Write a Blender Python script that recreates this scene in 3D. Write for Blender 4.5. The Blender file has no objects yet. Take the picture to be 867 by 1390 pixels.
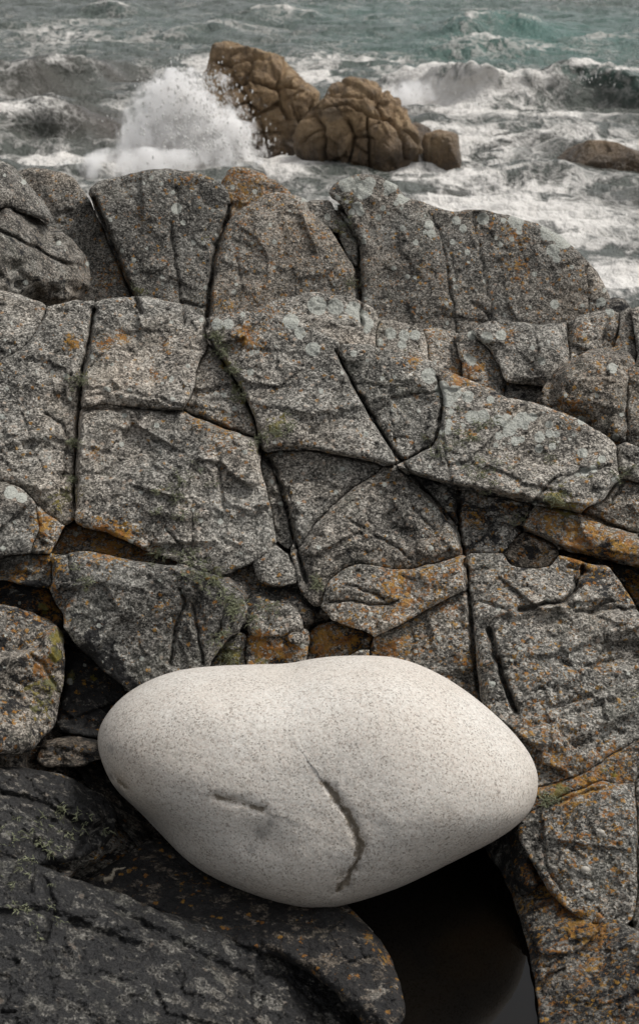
import bpy, math
import numpy as np
from mathutils import Vector

RNG = np.random.default_rng(11)
sc = bpy.context.scene
COL = sc.collection

# ------------------------------------------------------------------ camera numbers
IMW, IMH = 867.0, 1390.0
VFOV = math.radians(38.0)
PITCH = math.radians(22.0)
CAMZ = 2.0                        # metres above the rock pool
SEA = -2.4                        # sea level below the rock pool
F = (IMH / 2) / math.tan(VFOV / 2)
CP, SP = math.cos(PITCH), math.sin(PITCH)


def depth_for(row, Y):
    """depth along the view axis of a point Y metres ahead seen at that row"""
    t = math.atan((row - IMH / 2) / F)
    return Y / math.cos(PITCH + t) * math.cos(t)


def world(px, py, D):
    px, py, D = np.broadcast_arrays(np.asarray(px, float), np.asarray(py, float), np.asarray(D, float))
    x = (px - IMW / 2) / F * D
    y = -(py - IMH / 2) / F * D
    return np.stack([x, D * CP + y * SP, CAMZ - D * SP + y * CP], -1)


def on_level(px, row, z):
    """world point seen at that place on a level plane"""
    d = world(px, row, 1.0) - np.array([0, 0, CAMZ])
    k = (z - CAMZ) / d[..., 2]
    return np.array([0, 0, CAMZ]) + d * k[..., None]


# ------------------------------------------------------------------ noise in numpy
_perm = np.random.default_rng(5).permutation(1024)
PERM = np.concatenate([_perm, _perm, _perm])
_g = np.random.default_rng(6).normal(size=(1024, 3))
GRAD = _g / np.linalg.norm(_g, axis=1)[:, None]


def _hash(i, j, k):
    return PERM[PERM[PERM[i & 1023] + (j & 1023)] + (k & 1023)]


def perlin(p):
    p = np.asarray(p, float)
    i0 = np.floor(p).astype(int)
    f = p - i0
    u = f * f * f * (f * (f * 6 - 15) + 10)
    out = 0
    for dx in (0, 1):
        wx = u[:, 0] if dx else 1 - u[:, 0]
        for dy in (0, 1):
            wy = u[:, 1] if dy else 1 - u[:, 1]
            for dz in (0, 1):
                wz = u[:, 2] if dz else 1 - u[:, 2]
                g = GRAD[_hash(i0[:, 0] + dx, i0[:, 1] + dy, i0[:, 2] + dz)]
                out = out + wx * wy * wz * np.sum(g * (f - np.array([dx, dy, dz])), 1)
    return out * 1.6


def fbm(p, octv=4, gain=0.5, lac=2.07):
    a, s, o = 1.0, 0.0, 0
    for _ in range(octv):
        o = o + a * perlin(p)
        s += a
        a *= gain
        p = p * lac + 17.3
    return o / s


def facets(p, seed=0):
    """chipped facets: every voronoi cell carries its own tilted plane"""
    i0 = np.floor(p).astype(int)
    best = np.full(len(p), 1e9)
    sec = np.full(len(p), 1e9)
    val = np.zeros(len(p))
    for dx in (-1, 0, 1):
        for dy in (-1, 0, 1):
            for dz in (-1, 0, 1):
                c = i0 + np.array([dx, dy, dz])
                h = _hash(c[:, 0] + seed, c[:, 1], c[:, 2])
                q = c + 0.5 + 0.45 * GRAD[(h * 7 + 3) % 1024]
                d = p - q
                r = np.sum(d * d, 1)
                v = np.sum(GRAD[(h * 13 + 5) % 1024] * d, 1) + 0.35 * GRAD[(h * 3 + 1) % 1024][:, 0]
                m = r < best
                sec = np.where(m, best, np.minimum(sec, r))
                val = np.where(m, v, val)
                best = np.where(m, r, best)
    return val, np.sqrt(sec) - np.sqrt(best)


def sstep(a, b, x):
    t = np.clip((x - a) / (b - a), 0, 1)
    return t * t * (3 - 2 * t)


# ------------------------------------------------------------------ outlines
def chaikin(poly, n=1, r=0.22):
    P = np.array(poly, float)
    for _ in range(n):
        Q = np.roll(P, -1, 0)
        P = np.stack([P * (1 - r) + Q * r, P * r + Q * (1 - r)], 1).reshape(-1, 2)
    return P


def resample(P, step, closed=True):
    Q = np.vstack([P, P[:1]]) if closed else np.array(P, float)
    seg = np.linalg.norm(np.diff(Q, axis=0), axis=1)
    L = np.concatenate([[0], np.cumsum(seg)])
    n = max(8, int(L[-1] / step))
    t = np.linspace(0, L[-1], n, endpoint=not closed)
    return np.stack([np.interp(t, L, Q[:, 0]), np.interp(t, L, Q[:, 1])], 1)


def rough_outline(poly, amp=2.4, step=4, rounds=1):
    P = resample(chaikin(poly, rounds, .18), step)
    q = np.column_stack([P / 26.0, np.zeros(len(P))])
    q2 = np.column_stack([P / 13.0, np.full(len(P), 3.0)])
    P = P + amp * np.stack([perlin(q) + .35 * perlin(q2), perlin(q + 40) + .35 * perlin(q2 + 40)], 1)
    return P


def sdf(pts, poly, want_near=False):
    """signed distance (inside positive) of pts to a closed outline"""
    A = poly
    B = np.roll(poly, -1, 0)
    E = B - A
    EE = np.maximum(np.sum(E * E, 1), 1e-9)
    out = np.empty(len(pts))
    near = np.empty_like(pts) if want_near else None
    for s in range(0, len(pts), 20000):
        p = pts[s:s + 20000]
        W = p[:, None, :] - A[None]
        t = np.clip(np.sum(W * E[None], 2) / EE, 0, 1)
        C = W - t[..., None] * E[None]
        d2 = np.sum(C * C, 2)
        k = np.argmin(d2, 1)
        d = np.sqrt(d2[np.arange(len(p)), k])
        y, yi, yj = p[:, 1][:, None], A[None, :, 1], B[None, :, 1]
        cross = ((yi > y) != (yj > y)) & (p[:, 0][:, None] < (B[None, :, 0] - A[None, :, 0]) * (y - yi) / np.where(yj == yi, 1e-9, yj - yi) + A[None, :, 0])
        inside = np.sum(cross, 1) % 2 == 1
        out[s:s + 20000] = np.where(inside, d, -d)
        if want_near:
            near[s:s + 20000] = p - C[np.arange(len(p)), k]
    return (out, near) if want_near else out


def line_dist(pts, line):
    """distance to an open polyline, and which side (+1 left of travel in image coordinates = above for left-to-right)"""
    A = np.array(line[:-1], float)
    B = np.array(line[1:], float)
    E = B - A
    EE = np.maximum(np.sum(E * E, 1), 1e-9)
    W = pts[:, None, :] - A[None]
    t = np.clip(np.sum(W * E[None], 2) / EE, 0, 1)
    C = W - t[..., None] * E[None]
    d2 = np.sum(C * C, 2)
    k = np.argmin(d2, 1)
    ii = np.arange(len(pts))
    side = np.sign(E[k, 1] * W[ii, k, 0] - E[k, 0] * W[ii, k, 1])
    return np.sqrt(d2[ii, k]), side


# ------------------------------------------------------------------ objects
def tag(o, label=None, cat=None, group=None, kind=None):
    if label: o['label'] = label
    if cat: o['category'] = cat
    if group: o['group'] = group
    if kind: o['kind'] = kind
    return o


def mesh_object(name, V, faces, mat, attrs=None, smooth=True, origin=None):
    V = np.asarray(V, float)
    if origin is None:
        origin = np.array([V[:, 0].mean(), V[:, 1].mean(), V[:, 2].min()])
    me = bpy.data.meshes.new(name)
    if isinstance(faces, np.ndarray):
        k = faces.shape[1]
        me.vertices.add(len(V))
        me.vertices.foreach_set('co', (V - origin).astype(np.float32).ravel())
        me.loops.add(faces.size)
        me.loops.foreach_set('vertex_index', faces.astype(np.int32).ravel())
        me.polygons.add(len(faces))
        me.polygons.foreach_set('loop_start', np.arange(0, faces.size, k, dtype=np.int32))
        me.polygons.foreach_set('loop_total', np.full(len(faces), k, dtype=np.int32))
        me.update(calc_edges=True)
        me.validate()
    else:
        me.from_pydata((V - origin).tolist(), [], faces)
    if smooth:
        me.polygons.foreach_set('use_smooth', np.ones(len(me.polygons), dtype=bool))
    for n, arr in (attrs or {}).items():
        a = me.color_attributes.new(n, 'FLOAT_COLOR', 'POINT')
        a.data.foreach_set('color', np.asarray(arr, np.float32).ravel())
    me.materials.append(mat)
    me.update()
    o = bpy.data.objects.new(name, me)
    o.location = origin
    COL.objects.link(o)
    return o


# ------------------------------------------------------------------ node helper
class NT:
    def __init__(self, name):
        self.m = bpy.data.materials.new(name)
        self.m.use_nodes = True
        self.t = self.m.node_tree
        self.t.nodes.clear()
        self.out = self.n('ShaderNodeOutputMaterial')

    def n(self, typ, **kw):
        nd = self.t.nodes.new(typ)
        for k, v in kw.items():
            if k in nd.inputs:
                self.inp(nd, k, v)
            else:
                setattr(nd, k, v)
        return nd

    def inp(self, nd, k, v):
        s = nd.inputs[k]
        if hasattr(v, 'is_output'):
            self.t.links.new(v, s)
        else:
            s.default_value = v

    def math(self, op, a, b=0.0, c=None, clamp=False):
        nd = self.t.nodes.new('ShaderNodeMath')
        nd.operation = op
        nd.use_clamp = clamp
        for i, v in enumerate((a, b) if c is None else (a, b, c)):
            self.inp(nd, i, v)
        return nd.outputs[0]

    def step(self, x, a, b):
        nd = self.t.nodes.new('ShaderNodeMapRange')
        nd.interpolation_type = 'SMOOTHSTEP'
        self.inp(nd, 0, x); self.inp(nd, 1, a); self.inp(nd, 2, b)
        return nd.outputs[0]

    def mix(self, fac, a, b, mode='MIX'):
        nd = self.t.nodes.new('ShaderNodeMix')
        nd.data_type = 'RGBA'
        nd.blend_type = mode
        self.inp(nd, 0, fac)
        for i, v in ((6, a), (7, b)):
            if not hasattr(v, 'is_output') and len(v) == 3:
                v = (*v, 1)
            self.inp(nd, i, v)
        return nd.outputs[2]

    def noise(self, vec, scale, detail=4, rough=0.55, dist=0.0):
        nd = self.n('ShaderNodeTexNoise', Vector=vec, Scale=scale, Detail=detail, Roughness=rough, Distortion=dist)
        return nd.outputs['Fac']

    def voro(self, vec, scale, feature='F1', out='Color', rand=1.0):
        nd = self.t.nodes.new('ShaderNodeTexVoronoi')
        nd.feature = feature
        self.inp(nd, 'Vector', vec); self.inp(nd, 'Scale', scale); self.inp(nd, 'Randomness', rand)
        return nd.outputs[out]

    def ramp(self, fac, stops, interp='LINEAR'):
        nd = self.t.nodes.new('ShaderNodeValToRGB')
        nd.color_ramp.interpolation = interp
        e = nd.color_ramp.elements
        while len(e) < len(stops):
            e.new(0.5)
        for el, (p, c) in zip(e, stops):
            el.position = p
            el.color = (*c, 1) if len(c) == 3 else c
        self.inp(nd, 0, fac)
        return nd.outputs[0]

    def attr(self, name):
        nd = self.n('ShaderNodeAttribute', attribute_name=name)
        sp = self.n('ShaderNodeSeparateColor')
        self.t.links.new(nd.outputs['Color'], sp.inputs[0])
        return sp.outputs[0], sp.outputs[1], sp.outputs[2], nd.outputs['Alpha']

    def pos(self):
        return self.n('ShaderNodeNewGeometry').outputs['Position']

    def scalev(self, vec, s):
        nd = self.n('ShaderNodeVectorMath', operation='MULTIPLY')
        self.inp(nd, 0, vec); self.inp(nd, 1, s)
        return nd.outputs[0]

    def bump(self, h, strength, dist, normal=None):
        nd = self.n('ShaderNodeBump', Height=h, Strength=strength, Distance=dist)
        if normal is not None:
            self.inp(nd, 'Normal', normal)
        return nd.outputs[0]

    def bsdf(self, **kw):
        nd = self.t.nodes.new('ShaderNodeBsdfPrincipled')
        for k, v in kw.items():
            k = k.replace('_', ' ')
            if not hasattr(v, 'is_output') and isinstance(v, tuple) and len(v) == 3:
                v = (*v, 1)
            self.inp(nd, k, v)
        return nd.outputs[0]

    def surface(self, s):
        self.t.links.new(s, self.out.inputs['Surface'])
        return self.m


def rock_material():
    t = NT('lichened granite')
    P = t.pos()
    orange, white, black, moss = t.attr('lichen')
    light, warm, wet, _ = t.attr('stone')
    big = t.noise(P, 2.3, 4, .6)
    mid = t.noise(P, 17, 5, .62)
    mott = t.noise(P, 60, 4, .65)
    grain = t.n('ShaderNodeTexNoise', Vector=P, Scale=210.0, Detail=2.0, Roughness=.6).outputs['Fac']
    # stretched grain direction breaks the even speckle
    cr = t.n('ShaderNodeSeparateColor')
    t.t.links.new(t.voro(t.scalev(P, (1, 1, 1.25)), 255), cr.inputs[0])
    cell = cr.outputs[0]
    ck = t.n('ShaderNodeSeparateColor')
    t.t.links.new(t.voro(t.scalev(P, (1.2, 1, 1)), 165), ck.inputs[0])
    v = t.math('ADD', t.math('MULTIPLY', cell, .52), t.math('MULTIPLY', ck.outputs[0], .24))
    v = t.math('ADD', v, t.math('MULTIPLY', grain, .30))
    v = t.math('ADD', v, t.math('MULTIPLY', t.math('SUBTRACT', mott, .5), .62))
    v = t.math('ADD', v, t.math('MULTIPLY', t.math('SUBTRACT', mid, .5), .70))
    v = t.math('ADD', v, t.math('MULTIPLY', t.math('SUBTRACT', big, .5), .55))
    grey = t.ramp(v, [(.14, (.016, .015, .013)), (.34, (.062, .058, .051)), (.50, (.138, .130, .114)),
                      (.64, (.248, .233, .206)), (.80, (.41, .388, .345)), (.97, (.60, .57, .51))])
    brown = t.ramp(v, [(.14, (.017, .013, .010)), (.34, (.064, .050, .037)), (.50, (.145, .116, .086)),
                       (.64, (.258, .209, .158)), (.80, (.42, .345, .27)), (.97, (.60, .51, .41))])
    wf = t.step(t.math('ADD', warm, t.math('MULTIPLY', t.math('SUBTRACT', big, .5), 1.3)), .2, .95)
    c = t.mix(wf, grey, brown)
    # pinkish feldspar crystals, few and larger
    fe = t.n('ShaderNodeSeparateColor')
    t.t.links.new(t.voro(P, 62), fe.inputs[0])
    fd = t.voro(P, 62, out='Distance')
    fm = t.math('MULTIPLY', t.step(fe.outputs[1], .82, .86), t.math('SUBTRACT', 1.0, t.step(t.math('ADD', fd, t.math('MULTIPLY', t.math('SUBTRACT', grain, .5), .5)), .22, .40)))
    c = t.mix(t.math('MULTIPLY', fm, .55), c, (.46, .36, .28))
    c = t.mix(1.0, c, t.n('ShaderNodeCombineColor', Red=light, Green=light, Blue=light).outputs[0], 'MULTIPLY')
    # grey-green film
    film = t.math('MULTIPLY', t.step(t.noise(P, 7, 5, .7), .52, .72), .30)
    c = t.mix(film, c, (.085, .092, .070))
    # thin pale crust that lightens the stone between its crystals
    pf = t.math('MULTIPLY', t.step(t.noise(P, 5.5, 7, .72), .52, .64), .38)
    c = t.mix(pf, c, t.mix(t.step(v, .3, .75), (.16, .155, .135), (.46, .45, .41)))
    # black lichen
    nb = t.noise(t.scalev(P, (.75, 1.1, 1.1)), 34, 6, .70)
    bm = t.step(t.math('ADD', nb, t.math('MULTIPLY', t.math('SUBTRACT', black, .5), .55)), .50, .56)
    bm = t.math('MULTIPLY', bm, t.step(black, .02, .12))
    c = t.mix(t.math('MULTIPLY', bm, .92), c, (.010, .010, .011))
    # orange lichen: small ragged crusts
    no = t.math('ADD', t.math('MULTIPLY', t.noise(P, 92, 5, .78), .76), t.math('MULTIPLY', t.noise(P, 17, 3, .5), .24))
    om = t.step(t.math('ADD', no, t.math('MULTIPLY', t.math('SUBTRACT', orange, .5), .30)), .492, .522)
    fk = t.n('ShaderNodeSeparateColor')
    t.t.links.new(t.voro(P, 75), fk.inputs[0])
    fkd = t.math('ADD', t.voro(P, 75, out='Distance'), t.math('MULTIPLY', t.math('SUBTRACT', grain, .5), .9))
    fleck = t.math('MULTIPLY', t.math('GREATER_THAN', t.math('ADD', fk.outputs[2], t.math('MULTIPLY', orange, .34)), .955), t.math('SUBTRACT', 1.0, t.step(fkd, .30, .44)))
    om = t.math('MAXIMUM', om, t.math('MULTIPLY', fleck, t.math('MULTIPLY', t.step(orange, .005, .05), .85)))
    om = t.math('MULTIPLY', om, t.step(orange, .01, .08))
    oc = t.mix(t.step(t.noise(P, 30, 3), .40, .62), (.31, .125, .020), (.38, .20, .026))
    oc = t.mix(t.math('MULTIPLY', t.step(grain, .45, .7), .5), oc, (.06, .035, .015))
    c = t.mix(t.math('MULTIPLY', om, .86), c, oc)
    # olive and yellow-green moss/lichen
    nm = t.noise(P, 60, 6, .7)
    mm = t.step(t.math('ADD', nm, t.math('MULTIPLY', t.math('SUBTRACT', moss, .5), .5)), .50, .57)
    mm = t.math('MULTIPLY', mm, t.step(moss, .01, .08))
    mc = t.mix(t.step(t.noise(P, 25, 2), .4, .6), (.125, .125, .050), (.175, .140, .015))
    c = t.mix(t.math('MULTIPLY', mm, .85), c, mc)
    # pale crustose discs
    wn = t.noise(P, 38, 6, .72)
    wm = t.step(t.math('ADD', white, t.math('MULTIPLY', t.math('SUBTRACT', wn, .5), 1.5)), .42, .54)
    wm = t.math('MULTIPLY', wm, t.step(white, .05, .2))
    wc = t.mix(t.step(grain, .35, .65), (.30, .31, .275), (.47, .475, .43))
    c = t.mix(t.math('MULTIPLY', wm, .9), c, wc)
    # wet stone
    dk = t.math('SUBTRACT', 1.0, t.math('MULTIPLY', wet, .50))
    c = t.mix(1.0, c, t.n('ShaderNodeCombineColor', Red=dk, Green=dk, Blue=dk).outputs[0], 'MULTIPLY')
    rough = t.math('SUBTRACT', .9, t.math('MULTIPLY', wet, .45))
    h = t.math('ADD', t.math('MULTIPLY', mott, 1.0), t.math('MULTIPLY', grain, .22))
    h = t.math('ADD', h, t.math('MULTIPLY', t.math('MAXIMUM', om, t.math('MAXIMUM', wm, mm)), .10))
    h = t.math('ADD', h, t.math('MULTIPLY', cell, .09))
    nrm = t.bump(h, .8, .015)
    return t.surface(t.bsdf(Base_Color=c, Roughness=rough, Normal=nrm, Specular_IOR_Level=.35))


def boulder_material():
    t = NT('pale speckled granite')
    P = t.pos()
    scar, stain, warm, _ = t.attr('marks')
    big = t.noise(P, 5, 4, .6)
    fine = t.noise(P, 150, 3, .6)
    g = t.noise(P, 330, 2, .5)
    cells = t.n('ShaderNodeSeparateColor')
    t.t.links.new(t.voro(P, 330), cells.inputs[0])
    c = t.mix(t.step(big, .32, .68), (.595, .568, .522), (.57, .53, .475))
    c = t.mix(t.math('MULTIPLY', warm, .5), c, (.44, .355, .26))
    pat = t.math('MULTIPLY', t.math('SUBTRACT', t.noise(P, 14, 5, .65), .5), .55)
    gv = t.math('ADD', cells.outputs[0], t.math('ADD', pat, t.math('MULTIPLY', t.math('SUBTRACT', fine, .5), .6)))
    gr = t.ramp(gv, [(.02, (.50, .48, .46)), (.14, (.74, .72, .70)), (.30, (.91, .90, .89)), (.60, (1, 1, 1)), (.85, (1.07, 1.07, 1.07)), (1.0, (1.12, 1.12, 1.12))])
    c = t.mix(1.0, c, gr, 'MULTIPLY')
    pk = t.math('MULTIPLY', t.step(cells.outputs[1], .72, .76), .35)
    c = t.mix(pk, c, (.50, .41, .35))
    c = t.mix(t.math('MULTIPLY', t.step(g, .56, .70), .4), c, (.62, .60, .575))
    c2 = t.n('ShaderNodeSeparateColor')
    t.t.links.new(t.voro(P, 190), c2.inputs[0])
    d2 = t.math('ADD', t.voro(P, 190, out='Distance'), t.math('MULTIPLY', t.math('SUBTRACT', g, .5), .5))
    f2 = t.math('MULTIPLY', t.step(c2.outputs[2], .86, .88), t.math('SUBTRACT', 1.0, t.step(d2, .20, .36)))
    c = t.mix(t.math('MULTIPLY', f2, .62), c, (.11, .10, .09))
    sn = t.step(t.math('ADD', stain, t.math('MULTIPLY', t.math('SUBTRACT', t.noise(P, 40, 5, .7), .5), 1.1)), .42, .80)
    c = t.mix(t.math('MULTIPLY', sn, .55), c, (.20, .19, .175))
    sm = t.step(t.math('ADD', scar, t.math('MULTIPLY', t.math('SUBTRACT', t.noise(P, 75, 6, .75), .5), 2.6)), .48, .80)
    sm = t.math('MULTIPLY', sm, t.step(scar, .03, .2))
    c = t.mix(t.math('MULTIPLY', sm, .78), c, (.125, .095, .058))
    h = t.math('ADD', fine, t.math('MULTIPLY', t.noise(P, 60, 4, .6), 1.0))
    return t.surface(t.bsdf(Base_Color=c, Roughness=.78, Specular_IOR_Level=.3, Normal=t.bump(h, .22, .006)))


def sea_rock_material():
    t = NT('brown sea rock')
    P = t.pos()
    wet, dark, _a, _b = t.attr('stone')
    a = t.noise(P, 1.6, 6, .62)
    b = t.noise(t.scalev(P, (1, 1, .35)), 6, 6, .68)
    g = t.noise(P, 30, 3, .6)
    v = t.math('ADD', t.math('ADD', t.math('MULTIPLY', a, .4), t.math('MULTIPLY', b, .4)), t.math('MULTIPLY', g, .2))
    c = t.ramp(v, [(.32, (.06, .041, .024)), (.44, (.20, .13, .068)), (.53, (.35, .235, .125)), (.64, (.47, .34, .20)), (.80, (.58, .46, .31))])
    c = t.mix(t.math('MULTIPLY', t.step(t.noise(P, 2.6, 4, .6), .52, .7), .5), c, (.13, .11, .09))
    c = t.mix(t.math('MULTIPLY', wet, t.math('ADD', .55, t.math('MULTIPLY', t.step(b, .4, .6), .35))), c, (.030, .020, .012))
    rough = t.math('SUBTRACT', .75, t.math('MULTIPLY', wet, .4))
    h = t.math('ADD', b, t.math('MULTIPLY', g, .3))
    return t.surface(t.bsdf(Base_Color=c, Roughness=rough, Normal=t.bump(h, .95, .2)))


def sea_material():
    t = NT('sea water and foam')
    P = t.pos()
    foam, face, green, _ = t.attr('sea')
    Q = t.scalev(P, (1.0, .62, 1.0))
    w1 = t.n('ShaderNodeTexNoise', Vector=Q, Scale=.8, Detail=3.0)
    wv = t.n('ShaderNodeVectorMath', operation='MULTIPLY_ADD')
    t.inp(wv, 0, w1.outputs['Color']); t.inp(wv, 1, (1.1, 1.1, 1.1)); t.inp(wv, 2, Q)
    W = wv.outputs[0]
    lace = t.math('ABSOLUTE', t.math('SUBTRACT', t.noise(W, .9, 6, .66), .5))
    lace = t.math('SUBTRACT', 1.0, t.math('MULTIPLY', lace, 9.0), clamp=True)
    lace2 = t.math('ABSOLUTE', t.math('SUBTRACT', t.noise(W, 2.6, 6, .66), .5))
    lace2 = t.math('SUBTRACT', 1.0, t.math('MULTIPLY', lace2, 8.0), clamp=True)
    patch = t.noise(W, .45, 7, .72)
    f = t.math('ADD', t.math('MULTIPLY', lace, .28), t.math('MULTIPLY', lace2, .22))
    f = t.math('ADD', f, t.math('MULTIPLY', t.math('SUBTRACT', patch, .5), 1.7))
    fm = t.step(t.math('ADD', f, t.math('MULTIPLY', foam, 1.15)), .48, .92)
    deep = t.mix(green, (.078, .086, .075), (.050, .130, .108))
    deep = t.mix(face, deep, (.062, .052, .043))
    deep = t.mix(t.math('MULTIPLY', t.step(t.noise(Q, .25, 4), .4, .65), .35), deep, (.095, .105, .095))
    fc = t.mix(t.noise(W, 5, 4, .6), (.50, .475, .44), (.74, .72, .685))
    c = t.mix(fm, deep, fc)
    rough = t.math('ADD', .24, t.math('MULTIPLY', fm, .7))
    rip = t.math('ADD', t.noise(t.scalev(P, (1, .6, 1)), 2.2, 6, .62), t.math('MULTIPLY', fm, .25))
    nrm = t.bump(rip, .8, .4)
    return t.surface(t.bsdf(Base_Color=c, Roughness=rough, Normal=nrm, Specular_IOR_Level=.36, IOR=1.33))


def plain(name, col, rough=.8, **kw):
    t = NT(name)
    P = t.pos()
    n = t.noise(P, kw.pop('scale', 90), 4, .6)
    c = t.mix(n, tuple(x * .6 for x in col), tuple(min(1, x * 1.35) for x in col))
    return t.surface(t.bsdf(Base_Color=c, Roughness=rough, **kw))


ROCK = rock_material()
PALE = boulder_material()
SEAROCK = sea_rock_material()
SEAMAT = sea_material()

# ------------------------------------------------------------------ the lie of the rock: planes through rows
TIERS = {
    'N': [(433, 900, 3.00), (433, 430, 3.82)],       # the fractured slope in the middle
    'M': [(700, 545, 4.02), (700, 450, 4.22)],       # ledge behind it
    'B': [(433, 460, 4.62), (433, 240, 5.02)],       # crest at the back
    'Q': [(760, 1250, 2.44), (760, 750, 3.27)],      # lower right slab
}


def plane_coef(ctrl):
    """1/depth is linear in the picture for a plane: least squares through the control points"""
    if isinstance(ctrl, str):
        ctrl = TIERS[ctrl]
    A = np.array([[1, (p[0] - 433) / 500, (p[1] - 695) / 500] for p in ctrl])
    b = np.array([1 / depth_for(p[1], p[2]) for p in ctrl])
    if len(ctrl) == 2:
        A = A[:, [0, 2]]
        s = np.linalg.solve(A, b)
        return np.array([s[0], 0, s[1]])
    return np.linalg.lstsq(A, b, rcond=None)[0]


def plane_depth(co, px, py):
    return 1 / (co[0] + co[1] * (px - 433) / 500 + co[2] * (py - 695) / 500)


# marks that lie on the rock wherever they fall: (x, y, radius[, strength])
WHITE = [(240, 283, 8), (415, 268, 7), (492, 258, 14), (502, 248, 9), (530, 252, 10), (485, 252, 10), (470, 250, 12), (545, 270, 8),
         (485, 280, 7), (582, 305, 7), (628, 310, 6), (655, 297, 9), (700, 300, 12), (745, 315, 14), (765, 325, 14), (750, 340, 10), (755, 352, 6),
         (430, 415, 14), (455, 416, 12), (480, 420, 12), (492, 430, 10), (500, 440, 8), (498, 447, 6), (395, 436, 12), (425, 474, 11), (407, 452, 9),
         (530, 452, 9), (548, 455, 8), (563, 455, 8), (545, 468, 7), (295, 440, 9), (310, 440, 8), (582, 510, 12), (600, 528, 12), (617, 532, 10), (608, 545, 9),
         (635, 538, 9), (640, 566, 10), (655, 565, 10), (676, 570, 8), (687, 568, 7), (708, 570, 12), (692, 582, 10), (700, 575, 8), (732, 593, 8), (672, 604, 4),
         (790, 615, 8), (793, 640, 7), (832, 395, 6), (828, 425, 6), (640, 490, 7), (634, 485, 6), (660, 458, 9), (680, 455, 8), (735, 490, 6), (830, 500, 8),
         (752, 413, 7), (725, 372, 4), (95, 925, 5), (318, 555, 4), (165, 603, 4), (340, 505, 5), (515, 465, 6), (480, 480, 5), (815, 410, 7), (640, 455, 7), (455, 420, 8), (15, 668, 10), (30, 676, 8)]
_r = np.random.default_rng(21)
WHITE += [(x, y, r) for x, y, r in zip(_r.uniform(-20, 890, 420), 235 + 700 * _r.random(420) ** 1.3, 1.6 + 2.6 * _r.random(420) ** 2)]
WHITE += [(x, 540 + .22 * (x - 600) + dy, r) for x, dy, r in zip(_r.uniform(590, 840, 26), _r.normal(25, 25, 26), _r.uniform(3, 7, 26))]
WHITE += [(x, y, r) for x, y, r in zip(_r.uniform(440, 800, 30), _r.uniform(245, 330, 30), _r.uniform(3, 7, 30))]
ORANGE = [(340, 250, 34, .55), (135, 275, 14, .45), (190, 295, 14, .35), (255, 245, 25, .4), (280, 235, 20, .4), (155, 375, 36, .45), (300, 410, 30, .5), (360, 420, 45, .45),
          (395, 300, 30, .25), (450, 300, 20, .3), (500, 300, 30, .25), (580, 370, 60, .3), (600, 400, 50, .33), (660, 310, 30, .4), (700, 310, 34, .5), (705, 365, 22, .6), (770, 335, 20, .4),
          (140, 465, 18, .7), (165, 455, 14, .6), (98, 465, 13, .75), (225, 470, 12, .55), (212, 510, 10, .55), (330, 455, 26, .62), (350, 470, 20, .5), (300, 585, 34, .5), (270, 575, 20, .55), (130, 612, 12, .6), (560, 490, 14, .6),
          (620, 510, 26, .65), (640, 500, 26, .6), (660, 520, 24, .5), (690, 455, 15, .5), (790, 455, 18, .5), (780, 555, 34, .55), (760, 550, 20, .5), (830, 470, 26, .4), (690, 565, 12, .6), (640, 590, 10, .6), (785, 620, 9, .6), (700, 622, 8, .5),
          (60, 710, 24, .75), (65, 760, 26, .65), (150, 735, 42, .75), (110, 725, 28, .7), (190, 745, 24, .6), (80, 770, 18, .6), (25, 780, 24, .5), (60, 825, 40, .6), (30, 850, 50, .45), (60, 900, 35, .55), (20, 950, 40, .3),
          (225, 830, 50, .30), (250, 800, 35, .3), (270, 840, 30, .28), (190, 860, 40, .2), (360, 880, 30, .72), (350, 868, 20, .7), (440, 868, 30, .8), (470, 862, 26, .85), (430, 880, 18, .7), (385, 890, 25, .6), (365, 812, 30, .5),
          (540, 800, 52, .62), (590, 790, 46, .58), (520, 830, 32, .5), (620, 760, 30, .5), (600, 740, 30, .45), (640, 700, 30, .5), (700, 690, 40, .45), (740, 710, 40, .62), (790, 730, 60, .68), (840, 745, 45, .62), (850, 700, 40, .4), (860, 790, 40, .6),
          (560, 870, 50, .52), (530, 880, 30, .6), (630, 900, 24, .7), (640, 780, 35, .45), (690, 800, 60, .38), (720, 900, 80, .34), (800, 900, 90, .30), (730, 1000, 60, .45), (760, 1040, 60, .55), (800, 1060, 50, .65), (840, 1040, 40, .6), (760, 1075, 30, .7),
          (790, 1110, 60, .45), (830, 1110, 40, .5), (740, 1120, 30, .45), (800, 1160, 60, .35), (740, 1220, 40, .6), (780, 1250, 40, .65), (810, 1270, 35, .65), (720, 1190, 30, .5), (700, 1130, 30, .4), (840, 1180, 30, .2), (850, 1290, 40, .4),
          (500, 1275, 16, .4), (525, 1300, 14, .5), (420, 1230, 40, .2), (260, 1190, 50, .25), (100, 1010, 40, .25)]
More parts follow.
